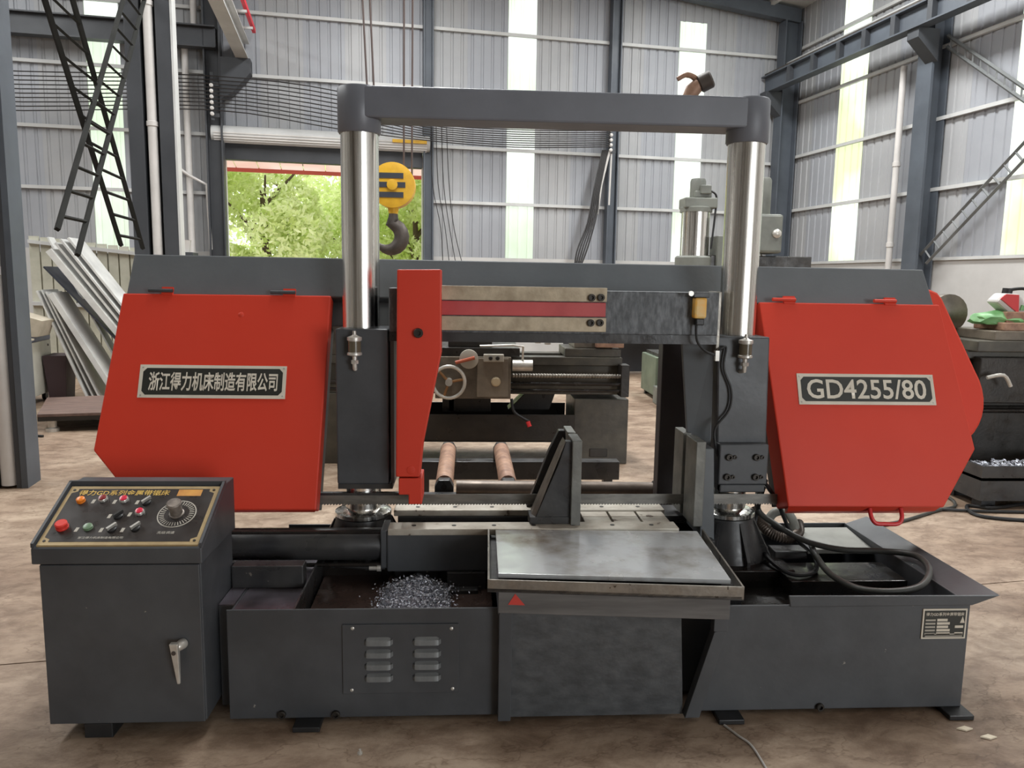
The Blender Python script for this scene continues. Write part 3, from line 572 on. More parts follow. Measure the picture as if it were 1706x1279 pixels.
plate('nameplate', [(-1.302,1.144),(-.726,1.142),(-.726,1.016),(-1.302,1.018)], '浙江得力机床制造有限公司', 'black and white company nameplate with Chinese characters', .505, .078, .003, 0, .02)
plate('nameplate', [(1.382,1.132),(1.972,1.131),(1.972,1.008),(1.382,1.008)], 'GD4255/80', 'black and white model nameplate reading GD4255/80', .515, .084, 0, 0, .014)
# rounded drive guard behind the right cover
gp = [(2.0,1.56),(2.15,1.565),(2.185,1.55),(2.205,1.52)]+[(2.10+.235*cos(a), 1.10+.235*sin(a)) for a in [radians(q) for q in range(25,-66,-10)]]+[(2.0,.9)]
S('drive_guard', slab(gp, .20, .36), ORANGE, bevel=.012, label='rounded red drive guard')
# blade with teeth
bz0, bz1, by = .598, .638, 3.04
bl = MB().box(-.62,1.36,by-.0008,by+.0008,bz0,bz1)
tv = []; tf = []
for i in range(165):
    x = -.62+i*.012; o = len(tv); tv += [(x,by,bz0),(x+.012,by,bz0),(x+.003,by,bz0-.006)]; tf.append((o,o+1,o+2))
bl.add(tv, tf); S('saw_blade', bl, BLADE, label='toothed steel band saw blade')
S('blade_back_guide', MB().box(-.60,-.27,by-.004,by+.02,bz1-.004,bz1+.006), DARK2); 
# --- slide bodies on the columns
S('slide_body', MB().box(-.509,-.307,3.0,3.24,.69,1.306), DARK, bevel=.006); S('slide_foot', MB().box(-.507,-.292,3.004,3.23,.67,.69), DARK2)
S('slide_side', MB().hexa([(-.300,3.02,.69),(-.286,3.02,.69),(-.286,3.2,.69),(-.300,3.2,.69)], [(-.300,3.02,1.43),(-.286,3.02,1.43),(-.286,3.2,1.43),(-.300,3.2,1.43)]), FRAMEP)
S('slide_body', MB().hexa([(1.015,3.0,.86),(1.218,3.0,.86),(1.218,3.24,.86),(1.015,3.24,.86)], [(.995,3.0,1.293),(1.207,3.0,1.293),(1.207,3.24,1.293),(.995,3.24,1.293)]), DARK, bevel=.006)
S('slide_gusset', MB().prism([(.868,3.065,1.274),(.992,3.03,1.274),(1.0,3.03,.81),(.915,3.065,.82)], (0,.02,0)), FRAMEP, bevel=.004)
S('guide_block', MB().box(1.012,1.212,2.955,3.03,.70,.865).box(1.02,1.205,2.955,3.2,.668,.70).box(1.03,1.2,3.03,3.2,.70,.86), DARK, bevel=.005)
for x, z in ((1.05,.814),(1.162,.814),(1.046,.733),(1.162,.733)):
    inst('bolt', boltm, (x,2.955,z), saw); inst('bolt', boltm, (x+.024,2.955,z), saw, sc=(.6,.6,.6))
S('guide_roller', MB().cyl((1.02,2.97,.685),(1.195,2.97,.685),.013,n=12), OIL, True)
S('rear_post', MB().box(.925,1.075,3.58,3.66,.0,1.33), M('rear_post_dark', rgb(48,42,42), rgb(58,52,50), 3, rough=(.4,.6)), bevel=.004)
# oil cups
for x, z in ((-.43,1.205), (1.097,1.21)):
    o = S('oil_cup', MB().lathe([(.020,0),(.028,.004),(.028,.012),(.024,.014),(.024,.058),(.028,.06),(.028,.072),(.012,.078),(.007,.082),(.007,.096)], (x,2.965,z), n=20), ALU, True, label='small metal oil cup')
    obj('oil_glass', MB().lathe([(.0245,0),(.0245,.042)], (x,2.965,z+.015), n=20), M('oil_glass', rgb(96,88,72), rough=(.15,.2)), o, True)
    obj('elbow', MB().tube([(x,2.965,z+.002),(x,2.965,z-.03),(x,2.968,z-.05),(x-.004,3.0,z-.055)], .009, 10), ALU, o, True)
    obj('nut', MB().lathe([(.015,0),(.015,.014)], (x,2.965,z-.03), n=6), ALU, o)
# --- guide beam, plates and red guide arm
S('guide_beam', MB().box(-.3,.985,2.975,3.14,1.298,1.466), MOTTLE, bevel=.004, label='dark guide beam with chalky paint')
S('beam_bracket', MB().box(.985,1.0,2.99,3.12,1.22,1.47), STEEL, bevel=.003)
S('beam_under', MB().box(-.3,.985,2.985,3.14,1.262,1.298), DARK2)
S('gib_plate', MB().box(-.1,.538,2.958,2.975,1.424,1.478), BRONZE, bevel=.002); S('gib_plate', MB().box(-.1,.538,2.958,2.975,1.308,1.363), BRONZE, bevel=.002)
S('red_strip', MB().box(-.1,.536,2.966,2.975,1.366,1.421), PINK, bevel=.002, label='faded red strip between the plates')
for x, z in ((.478,1.440),(.514,1.441),(.477,1.343),(.513,1.344)): inst('bolt', boltm, (x,2.958,z), saw)
S('guide_arm', MB().xz([(-.262,1.535),(-.098,1.538),(-.097,1.222),(-.166,.87),(-.178,.744),(-.27,.744)], 2.905, 3.0), ORANGE, bevel=.005, label='tapered orange-red blade guide arm')
S('guide_shoe', MB().xz([(-.26,.738),(-.17,.738),(-.17,.634),(-.222,.634),(-.222,.672),(-.26,.672)], 2.91, 3.06), ORANGE, bevel=.004)
inst('bolt', boltm, (-.183,2.905,1.3), saw, sc=(1.3,1.3,1.3))
S('arm_pin', MB().lathe([(.016,0),(.016,.002),(.012,.003)], (-.212,2.905,.772), (0,-1,0), 20), ORANGE, True)
sw = S('limit_switch', MB().box(.876,.924,2.93,2.975,1.366,1.447), M('switch_yellow', rgb(240,168,24), rgb(226,190,120), 16, rough=(.4,.5)), bevel=.008, label='small yellow limit switch')
obj('switch_head', MB().box(.868,.93,2.925,2.972,1.447,1.468), DARK2, sw, bevel=.003); obj('switch_base', MB().box(.885,.918,2.935,2.97,1.34,1.366), BLACK, sw, bevel=.004)
obj('switch_roller', MB().lathe([(.010,0),(.010,.012)], (.855,2.925,1.462), (0,-1,0), 12), ALU, sw, True)
S('switch_cable', MB().tube(spline([(.89,2.95,1.345),(.895,2.945,1.28),(.93,2.95,1.24),(.975,2.96,1.225),(1.0,2.975,1.245),(1.025,2.985,1.25),(1.02,2.985,1.17),(1.055,2.985,1.08),(1.05,2.985,1.0),(.998,2.98,.93),(.998,2.98,.87),(1.015,2.98,.81)],5), .005, 8), BLACK, True)
S('cable_clip', MB().box(.975,.99,2.955,2.975,1.2,1.24), ALU)
# --- hoses and cables lying in the tank
HOSE = M('grey_black_hose', rgb(52,52,50), rgb(66,66,62), 9, rough=(.35,.5))
S('coolant_hose', MB().tube(spline([(1.283,3.21,.62),(1.283,3.205,.52),(1.342,3.164,.47),(1.432,3.059,.43),(1.548,2.976,.42),(1.698,2.925,.43),(1.791,2.848,.44),(1.757,2.7,.44),(1.649,2.57,.43),(1.533,2.542,.42),(1.421,2.582,.415),(1.398,2.741,.405),(1.433,2.934,.40),(1.482,3.107,.40)],6), .0125, 10), HOSE, True, label='looped grey coolant hose')
S('power_cable', MB().tube(spline([(1.25,3.06,.69),(1.28,3.2,.53),(1.268,3.19,.44),(1.25,3.018,.385),(1.269,2.876,.37),(1.322,2.831,.368),(1.409,2.887,.37),(1.463,3.051,.385),(1.427,3.167,.42),(1.36,3.12,.52),(1.31,3.08,.60),(1.23,3.02,.69)],6), .009, 8), BLACK, True)
corr = spline([(1.29,3.30,.50),(1.313,3.26,.45),(1.339,3.184,.42),(1.401,3.156,.405),(1.485,3.236,.405),(1.51,3.3,.43)], 16)
S('corrugated_hose', MB().tube(corr, [.024 if q % 2 else .018 for q in range(len(corr))], 12), M('flex_hose', rgb(120,108,98), rgb(84,76,70), 20, rough=(.3,.5), metal=.4), True, label='corrugated metal hose')
S('hose_elbow', MB().tube(spline([(1.36,3.33,.37),(1.40,3.33,.46),(1.45,3.3,.48),(1.47,3.25,.44),(1.47,3.23,.38)],5), .02, 12), GREYLID, True)
S('floor_bracket', MB().box(1.3,1.44,3.04,3.12,.355,.39), DARK2, bevel=.004)
# chips in the tray
b = MB(); rnd = random.Random(5)
for _ in range(2600):
    u, v = rnd.random(), rnd.random(); x = -.30+.23*u+.03*rnd.gauss(0,1); y = 2.54+.30*v
    hgt = .075*(1-abs(u-.5)*1.3)*(.35+.65*v); z = .304+hgt*rnd.uniform(.95,1.04)
    d = Vector((rnd.gauss(0,1),rnd.gauss(0,1),rnd.gauss(0,.6))).normalized()*rnd.uniform(.003,.008); e = d.orthogonal().normalized()*.003
    p = Vector((x,y,z)); b.add([p-d, p+e, p+d*1.0+Vector((0,0,.002)), p-e], [(0,1,2),(0,2,3)])
for i in range(10):
    for j in range(10):
        pass
g = 12; vs = [(-.32+.27*i/g, 2.55+.32*j/g, .302+.072*max(0,1-abs(i/g-.5)*1.7)*(.3+.7*j/g)) for i in range(g+1) for j in range(g+1)]
b.add(vs, [(i*(g+1)+j,(i+1)*(g+1)+j,(i+1)*(g+1)+j+1,i*(g+1)+j+1) for i in range(g) for j in range(g)])
obj('metal_chips', b, M('wet_chips', rgb(216,220,230), rgb(110,112,122), 60, rough=(.1,.3), metal=.7, bump=.5, bscale=120), kind='stuff', label='heap of glittering wet metal chips in the saw tray', cat='chips')

# ================================================================== CONTROL CABINET
cab = thing('control_cabinet', 'dark grey control cabinet with a sloping button panel', 'cabinet', (-1.1, 2.53, 0))
obj('body', MB().box(-1.345,-.845,2.415,2.74,.05,.6), DARK, cab, bevel=.004)
obj('door', MB().box(-1.342,-.848,2.405,2.415,.05,.588), DARK, cab, bevel=.003)
kz = (.782-.65)/(2.66-2.41)
def PN(x, y, d=0): return Vector((x, y, .65+kz*(y-2.41)+d))
obj('console', MB().prism([(-1.365,2.405,.59),(-1.365,2.405,.642),(-1.365,2.67,.782),(-1.365,2.76,.782),(-1.365,2.76,.59)], (.527,0,0)), DARK, cab, bevel=.004)
obj('console_rim', MB().hexa([(-1.365,2.66,.778),(-.838,2.66,.778),(-.838,2.672,.778),(-1.365,2.672,.778)], [(-1.365,2.66,.793),(-.838,2.66,.793),(-.838,2.672,.793),(-1.365,2.672,.793)]), DARK, cab)
def psl(poly, d0, d1): return MB().prism([PN(x, y, d0) for x, y in poly], (0, 0, d1-d0))
for x0, x1 in ((-1.365,-1.356),(-.847,-.838)): obj('console_rim', psl([(x0,2.407),(x1,2.407),(x1,2.66),(x0,2.66)], -.004, .010), DARK, cab)
pan = obj('control_panel', psl([(-1.35,2.412),(-.852,2.412),(-.852,2.65),(-1.35,2.65)], -.006, .0), BORDER, cab, label='black control panel with a gold border')
c = .018; x0, x1, y0, y1 = -1.338, -.864, 2.424, 2.638
obj('black_field', psl([(x0+c,y0),(x1-c,y0),(x1-c,y0+c*.6),(x1,y0+c),(x1,y1-c),(x1-c,y1-c*.6),(x1-c,y1),(x0+c,y1),(x0+c,y1-c*.6),(x0,y1-c),(x0,y0+c),(x0+c,y0+c*.6)], 0, .0008), PANELK, pan)
PU = Vector((1,0,0)); PV = Vector((0,1,kz)).normalized(); PNm = PU.cross(PV)
text('lettering', '得力GD系列金属带锯床', PN(-1.312,2.609,.001), PU, PV, .30, .026, GOLD, pan, .015, .0006)
text('lettering', '无级调速', PN(-.995,2.452,.001), PU, PV, .055, .012, PRINT, pan, .01, .0006)
text('lettering', '浙江得力机床制造有限公司', PN(-1.235,2.434,.001), PU, PV, .14, .010, PRINT, pan, .01, .0006)
obj('gold_badge', psl([(-.985,2.607),(-.905,2.607),(-.905,2.634),(-.985,2.634)], .0008, .0016), M('badge_orange', rgb(206,148,64), rgb(180,120,52), 20, rough=(.4,.5)), pan)
for xx in (x0+.004, x1-.004):
    for yy in (y0+.004, y1-.004): obj('screw', MB().lathe([(.005,0),(.004,.002)], PN(xx,yy,0), PNm, 10), LATHED, pan)
def button(x, y, mat, r=.015, h=.010, label=None):
    o = obj('push_button', MB().lathe([(r,0),(r,h*.7),(r*.86,h)], PN(x,y), PNm, 20), RIM, pan, True, label=label)
    obj('button_cap', MB().lathe([(r*.84,h*.6),(r*.8,h*1.25),(r*.5,h*1.4)], PN(x,y), PNm, 20), mat, pan, True); return o
def lamp(x, y, mat, r, h, nm='push_button', label=None): obj(nm, MB().lathe([(r*1.05,0),(r*1.05,h*.25),(r,h*.3),(r,h*.85),(r*.8,h)], PN(x,y), PNm, 20), mat, pan, True, label=label)
lamp(-1.291,2.586,BTNO,.0135,.014,'indicator_lamp','orange indicator lamp'); button(-1.222,2.593,BTND); button(-1.152,2.590,BTNR); button(-1.08,2.538,BTNR)
lamp(-1.302,2.480,BTNE,.019,.022,'stop_button','red mushroom stop button'); lamp(-1.22,2.478,BTNG,.0145,.010,'push_button','green start button')
for x, y in ((-1.075,2.58), (-1.144,2.523), (-1.143,2.471), (-1.07,2.475)):
    o = obj('selector_switch', MB().lathe([(.015,0),(.015,.006),(.011,.008)], PN(x,y), PNm, 18), BLACK, pan, True)
    obj('selector_grip', MB().prism([PN(x-.012,y-.010,.006),PN(x-.006,y-.014,.006),PN(x+.014,y+.010,.006),PN(x+.008,y+.013,.006)], PNm*.012), RIM if y != 2.523 else DARK2, pan)
for x, y in ((-1.25,2.584),(-1.18,2.582),(-1.105,2.58),(-1.172,2.523),(-1.11,2.53),(-1.253,2.47),(-1.175,2.468),(-1.108,2.468)):
    obj('print_mark', psl([(x-.006,y-.008),(x+.004,y-.008),(x+.006,y+.008),(x-.004,y+.008)], .0008, .0014), PRINT, pan)
dl = obj('speed_dial', MB().lathe([(.062,0),(.062,.0016),(.060,.0018)], PN(-.958,2.532), PNm, 40), PRINT, pan, True, label='round speed dial with a scale')
obj('dial_face', MB().lathe([(.058,.0018),(.058,.0022)], PN(-.958,2.532), PNm, 40), PANELK, pan)
for q in range(36):
    a = q*pi/18; d0 = PU*cos(a)+PV*sin(a); d1 = PNm.cross(d0); o = PN(-.958,2.532)+PNm*.0024
    obj('dial_tick', MB().prism([o+d0*.040-d1*.0012,o+d0*.055-d1*.0018,o+d0*.055+d1*.0018,o+d0*.040+d1*.0012], PNm*.0004), PRINT, pan)
obj('dial_knob', MB().lathe([(.024,.002),(.024,.006),(.020,.008),(.020,.040),(.024,.044),(.024,.05),(.020,.054)], PN(-.958,2.532), PNm, 24), M('knob_grey', rgb(150,140,130), rgb(110,102,96), 30, rough=(.35,.5), metal=.4), pan, True, label='grey metal dial knob')
hd = obj('door_handle', MB().lathe([(.015,0),(.017,.006),(.015,.03),(.009,.036)], (-.905,2.405,.325), (-.35,-1,0), 18), ALU, cab, True, label='chrome turning door handle')
obj('handle_grip', MB().hexa([(-.918,2.364,.204),(-.908,2.364,.204),(-.908,2.374,.204),(-.918,2.374,.204)], [(-.936,2.358,.342),(-.908,2.358,.342),(-.908,2.378,.342),(-.936,2.378,.342)]), ALU, cab, bevel=.003)
obj('key_lock', MB().lathe([(.007,0),(.007,.003)], (-.922,2.360,.312), (0,-1,0), 14), HOOK, cab)
obj('foot_pad', MB().box(-1.235,-1.145,2.405,2.53,0,.05), BLACK, cab, bevel=.003)
obj('foot_pad', MB().box(-1.235,-1.145,2.64,2.73,0,.05), BLACK, cab)

# ================================================================== OUTFEED TABLE
tb = thing('outfeed_table', 'oily steel outfeed table with a raised tray rim in front of the saw', 'table', (.5, 2.6, 0))
Q = [(.107,2.40),(.865,2.352),(.90,2.843),(.114,2.843)]
obj('top_plate', MB().prism([(x,y,.538-(.008 if x>.5 else 0)) for x, y in Q], (0,0,.016)), TABLE, tb, bevel=.002, label='shiny oily table plate')
TR = [(.072,2.365),(.895,2.31),(.925,2.845),(.085,2.845)]
obj('tray', MB().prism([(TR[0][0],TR[0][1],.505),(TR[1][0],TR[1][1],.492),(TR[2][0],TR[2][1],.505),(TR[3][0],TR[3][1],.51)], (0,0,.012)), DARK2, tb)
def rim(a, c, za, zc):
    a = Vector((*a,0)); c = Vector((*c,0)); d = (c-a).normalized(); nn = Vector((-d.y,d.x,0))*.006
    return MB().hexa([a+Vector((0,0,za-.042)),c+Vector((0,0,zc-.042)),c+nn+Vector((0,0,zc-.042)),a+nn+Vector((0,0,za-.042))],[a+Vector((0,0,za)),c+Vector((0,0,zc)),c+nn+Vector((0,0,zc)),a+nn+Vector((0,0,za))])
obj('front_rim', rim(TR[0],TR[1],.547,.538), STEEL, tb, bevel=.002); obj('side_rim', rim(TR[1],TR[2],.538,.552), STEEL, tb); obj('side_rim', rim(TR[3],TR[0],.556,.547), STEEL, tb)
obj('apron', MB().hexa([(.11,2.42,.408),(.885,2.40,.385),(.885,2.41,.385),(.11,2.43,.408)],[(.11,2.42,.505),(.885,2.40,.492),(.885,2.41,.492),(.11,2.43,.505)]), M('scuffed_apron', rgb(112,110,108), rgb(86,84,83), 6, (.3,1,3), rough=(.4,.6), metal=.2, chips=(rgb(190,84,76), .70, 7)), tb, bevel=.002)
obj('red_arrow_mark', MB().prism([(.142,2.4185,.438),(.198,2.4172,.436),(.165,2.418,.476)], (0,-.0008,0)), M('mark_red', rgb(196,62,52), rough=(.5,.6)), tb)
obj('side_apron', MB().box(.879,.885,2.41,2.84,.40,.50), DARK, tb); obj('side_apron', MB().box(.11,.116,2.43,2.84,.40,.50), DARK, tb)
obj('leg', MB().box(.114,.157,2.425,2.465,.02,.41), DARK, tb, bevel=.002)
obj('brace_leg', MB().xz([(.845,.33),(.89,.345),(.808,.02),(.757,.02)], 2.425, 2.465), DARK, tb, bevel=.002)
obj('leg_bracket', MB().box(.84,.888,2.418,2.455,.335,.39), DARK, tb, bevel=.002)
obj('front_panel', MB().xz([(.157,.02),(.757,.02),(.735,.40),(.157,.40)], 2.452, 2.466), M('scuffed_panel', rgb(60,62,64), rgb(80,82,84), 16, (1,1,1.6), rough=(.35,.6), bump=.12, bscale=30), tb)

# ================================================================== BEHIND THE SAW
# roller conveyor
rc = thing('roller_conveyor', 'low roller conveyor with two rusty rollers behind the saw', 'conveyor', (.3, 4.4, 0))
for x in (-.115, .225):
    obj('roller', MB().lathe([(.044,0),(.048,.01),(.048,.82),(.044,.83)], (x,4.02,.42), (0,1,0), 24), RUST, rc, True, label='rusty brown roller')
    obj('roller_axle', MB().cyl((x,3.94,.42),(x,4.95,.42),.015,n=10), OIL, rc, True)
    obj('bearing_block', MB().xz([(x-.05,.34),(x+.05,.34),(x+.05,.42),(x+.03,.455),(x-.03,.455),(x-.05,.42)], 3.95, 4.01), DARK2, rc, bevel=.004)
    obj('bearing_block', MB().xz([(x-.05,.34),(x+.05,.34),(x+.05,.42),(x+.03,.455),(x-.03,.455),(x-.05,.42)], 4.86, 4.92), DARK2, rc, bevel=.004)
obj('side_beam', MB().box(-.35,1.2,3.93,4.03,.22,.34), DARK2, rc, bevel=.004); obj('side_beam', MB().box(-.35,1.0,4.85,4.95,.22,.34), DARK2, rc, bevel=.004)
for x in (-.3, .9):
    for y in (3.95, 4.87): obj('leg', MB().box(x,x+.06,y,y+.06,0,.22), DARK2, rc)
pp = obj('steel_pipe', MB().cyl((-.05,3.85,.445),(1.0,3.85,.435),.036,n=24), PIPE, label='long brown round bar lying across the conveyor beam', cat='pipe', smooth=True)
obj('end_cap', MB().lathe([(.040,0),(.044,.004),(.044,.06),(.038,.066)], (.97,3.85,.435), (1,0,0), 20), DARK2, pp, True); obj('plug', MB().lathe([(.026,0),(.026,.03),(.018,.035)], (1.035,3.85,.435), (1,0,0), 12), OIL, pp, True)
obj('bar_stand', MB().box(-.30,1.1,3.82,3.92,.30,.40).box(-.28,-.2,3.83,3.9,0,.3).box(.98,1.06,3.83,3.9,0,.3), DARK2, label='dark rest under the brown bar', cat='stand')

# lathe seen through the saw
la = thing('lathe', 'greasy old lathe standing behind the saw columns', 'lathe', (.5, 6.5, 0))
def A(name, mb, mat, smooth=False, bevel=.006, label=None): return obj(name, mb, mat, la, smooth, bevel, label=label)
A('bed', MB().box(-1.6,1.27,6.22,6.7,.58,.66).box(-1.6,1.27,6.25,6.68,.66,.82).box(-1.6,1.27,6.2,6.34,.82,.89).box(-1.6,1.27,6.56,6.7,.82,.89), LATHEM)
A('pedestal', MB().box(.885,1.335,6.2,6.75,0,.545), LATHEM); A('pedestal_recess', MB().box(1.02,1.17,6.19,6.2,.06,.13), LATHED)
A('pedestal', MB().box(-1.7,-.75,6.2,6.75,0,.58), LATHEM)
A('chip_tray', MB().box(-.75,.885,6.16,6.8,.19,.20).box(-.75,.885,6.16,6.17,.20,.42).box(-.75,.885,6.79,6.8,.2,.42), LATHED)
A('tray_support', MB().box(-.15,.2,6.3,6.5,.42,.58).box(-.2,-.1,6.3,6.5,.42,.55), LATHED)
A('splash_plate', MB().hexa([(.35,6.4,.42),(.7,6.4,.42),(.7,6.6,.42),(.35,6.6,.42)],[(.5,6.4,.57),(.75,6.4,.57),(.75,6.6,.57),(.5,6.6,.57)]), LATHED)
A('apron', MB().box(-.25,.35,6.05,6.2,.565,.90), LATHEL); A('apron_panel', MB().box(.08,.33,6.04,6.05,.58,.89), M('apron_patch', rgb(132,122,108), rgb(110,100,88), 6, rough=(.4,.5)))
A('saddle', MB().box(-.30,.42,6.08,6.78,.90,.97), LATHED); A('cross_slide', MB().box(-.15,.2,6.12,6.75,.97,1.06), LATHED); A('tool_post', MB().box(-.1,.12,6.3,6.5,1.06,1.2), LATHED)
hw = A('handwheel', MB().torus((-.14,5.98,.705), (0,-1,0), .125, .014), ALU, True, 0, 'steel handwheel')
sp = MB()
for q in range(3):
    a = q*2*pi/3+.2; sp.tube([(-.14,5.99,.705),(-.14+cos(a)*.12,5.985,.705+sin(a)*.12)], .011, 8)
obj('spokes', sp, M('brass', rgb(150,112,76), rough=(.35,.5), metal=.5), hw, True); obj('hub', MB().cyl((-.14,6.05,.705),(-.14,5.95,.705),.028,n=16), ALU, hw, True)
dd = A('dial', MB().lathe([(.07,0),(.075,.01),(.075,.05),(.06,.056)], (.015,6.05,.885), (0,-1,0), 24), PRINT, True, 0, 'grey graduated dial')
obj('dial_handle', MB().tube([(-.09,5.97,.86),(.06,5.98,.90)], .014, 8), M('brass_red', rgb(170,84,56), rough=(.4,.5)), dd, True)
sb = A('switch_plate', MB().box(.13,.29,6.0,6.05,.865,.925), PRINT)
for x in (.185, .24): obj('knob', MB().lathe([(.017,0),(.014,.02)], (x,6.0,.895), (0,-1,0), 14), LATHED, sb, True)
A('push_knob', MB().lathe([(.038,0),(.038,.02),(.028,.03),(.012,.03)], (.23,6.05,.705), (0,-1,0), 20), M('cream_knob', rgb(196,178,146), rough=(.4,.5)), True, 0)
A('lever_hub', MB().cyl((.36,6.05,.835),(.52,6.05,.835),.045,n=18), ALU, True, 0); A('lever', MB().tube([(.44,6.05,.87),(.44,6.0,.99),(.36,6.0,1.0),(.1,6.0,.99)], .009, 8), ALU, True, 0)
ls = [(.36+i*.0115,6.12,.745) for i in range(80)]
A('lead_screw', MB().tube(ls, [.021 if i % 2 else .016 for i in range(80)], 10), STEEL, True, 0, 'threaded lead screw'); A('feed_rod', MB().cyl((-1.4,6.12,.68),(1.27,6.12,.68),.016,n=10), OIL, True, 0); A('control_rod', MB().cyl((-1.4,6.12,.625),(1.27,6.12,.625),.014,n=10), OIL, True, 0)
A('end_bracket', MB().box(1.24,1.31,6.08,6.24,.58,.84), LATHED)
A('tailstock_base', MB().box(.8,1.26,6.22,6.66,.89,.96), LATHEM); A('tailstock', MB().box(.88,1.2,6.26,6.62,.96,1.06), LATHEL); A('tailstock_cap', MB().box(1.05,1.28,6.2,6.3,.97,1.07), RUST)
A('steady_clamp', MB().box(.55,.6,6.2,6.26,1.0,1.1).box(.63,.68,6.2,6.26,.99,1.09), ALU); A('chuck', MB().lathe([(.05,0),(.14,.02),(.14,.1),(.05,.12)], (-.6,6.45,1.15), (1,0,0), 24), STEEL, True, 0)
A('headstock', MB().box(-1.65,-.65,6.2,6.72,.89,1.38), LATHEM)
A('coolant_tube', MB().tube(spline([(.36,6.1,.56),(.38,6.08,.46),(.45,6.06,.41),(.50,6.05,.385)],5), .012, 8), BLACK, True, 0); A('red_tap', MB().cyl((.49,6.04,.385),(.505,6.03,.345),.018,n=10), REDP, True, 0, 'red tube end')
obj('iron_pin', MB().lathe([(.03,0),(.03,.012),(.012,.014),(.012,.07),(.02,.075)], (.69,6.0,.0)), ALU, label='small pale pin on the floor before the lathe', cat='pin', smooth=True)

# things farther back between the columns
gb = thing('coolant_tank', 'green sheet steel tank on the floor right of the lathe', 'tank', (2.75, 10, 0))
obj('tank_body', MB().box(2.40,3.3,9.6,10.4,.06,.56), GREENM, gb, bevel=.01); obj('tank_tray', MB().box(2.45,3.25,9.65,10.35,.56,.6), LATHED, gb)
for x in (2.44,3.2):
    for y in (9.63,10.3): obj('foot', MB().box(x,x+.06,y,y+.06,0,.06), BLACK, gb)
sh = thing('steel_rack', 'dark low steel rack holding pale bars behind the lathe', 'rack', (2.8, 12.4, 0))
obj('shelf', MB().box(1.6,4.0,12.0,12.8,.9,.96), CSTEEL2, sh); obj('back_panel', MB().box(1.6,3.85,12.7,12.74,.02,.9), CSTEEL2, sh)
for x in (1.62, 3.9): obj('leg', MB().box(x,x+.08,12.02,12.1,0,.9), GIRT, sh)
for i, (z, dx) in enumerate(((.99,0),(.992,.15),(.99,-.1))): obj('steel_bar', MB().tube([(1.5+dx,12.1+.2*i,z),(3.9+dx,12.2+.2*i,z)], .03, 6), ZINC, label='pale steel bar on the dark rack, %s' % ('nearest','middle','farthest')[i], cat='bar', group='bars on the rack')
obj('steel_bar', MB().tube([(2.95,11.95,.97),(3.75,11.9,1.35)], .022, 6), ZINC, label='pale bar leaning up at an angle against the rack', cat='bar')
rm = thing('drill_base', 'red and dark machine foot behind the green tank', 'machine', (3.5, 11, 0))
obj('foot_casting', MB().box(3.2,3.9,10.8,11.4,0,.35), LATHED, rm, bevel=.02); obj('red_housing', MB().box(3.25,3.5,10.85,11.1,.35,1.1), M('dull_red', rgb(130,52,46), rough=(.4,.5)), rm, bevel=.01)

# radial drill behind the saw: column with motor head, and its arm
rd = thing('radial_drill', 'grey radial drill with a chrome column and motor on top', 'drill', (2.65, 9, 0))
obj('base', MB().box(2.35,4.2,8.7,9.5,0,.22), GREYM, rd, bevel=.01)
obj('column', MB().cyl((2.65,9,.22),(2.65,9,2.36),.165,n=32), CHROME, rd, True)
obj('column_cap', MB().lathe([(.185,0),(.185,.05),(.17,.06)], (2.65,9,2.32), n=28), GREYM, rd, True)
obj('gear_head', MB().box(2.48,2.86,8.86,9.14,2.36,2.48).box(2.60,2.80,8.9,9.1,2.48,2.56), GREYM, rd, bevel=.015)
obj('motor', MB().lathe([(.085,0),(.09,.01),(.09,.22),(.08,.25),(.03,.26)], (2.66,9,2.45), n=22), GREYM, rd, True); obj('junction_box', MB().box(2.66,2.78,8.86,8.93,2.52,2.62), GREYM, rd, bevel=.01)
obj('cable', MB().tube(spline([(2.78,8.9,2.56),(2.85,8.9,2.5),(2.84,8.88,2.3),(2.80,8.85,1.9)],5), .012, 6), BLACK, rd, True)
obj('sleeve', MB().lathe([(.20,0),(.22,.02),(.22,.5),(.2,.52)], (2.65,9,1.3), n=26), GREYM, rd, True); obj('control_box', MB().box(2.86,3.02,8.8,9.1,1.7,2.05), GREYM, rd, bevel=.01)
for q in range(4): obj('button', MB().lathe([(.018,0),(.014,.012)], (2.94,8.8,1.78+.07*q), (0,-1,0), 10), BLACK, rd, True)
obj('arm', MB().box(2.8,4.0,8.85,9.15,1.62,1.83), LATHED, rd, bevel=.01)
obj('spindle_head', MB().box(3.28,3.6,8.75,9.2,1.86,2.30), GREYM, rd, bevel=.03); obj('spindle_motor', MB().lathe([(.1,0),(.105,.01),(.105,.42),(.09,.45)], (3.42,9,2.28), n=22), GREYM, rd, True); obj('feed_knob', MB().lathe([(.05,0),(.05,.03),(.025,.05)], (3.52,8.75,2.08), (0,-1,0), 16), ALU, rd, True)
obj('spindle', MB().cyl((3.42,9,1.86),(3.42,9,1.5),.05,n=14), STEEL, rd, True)

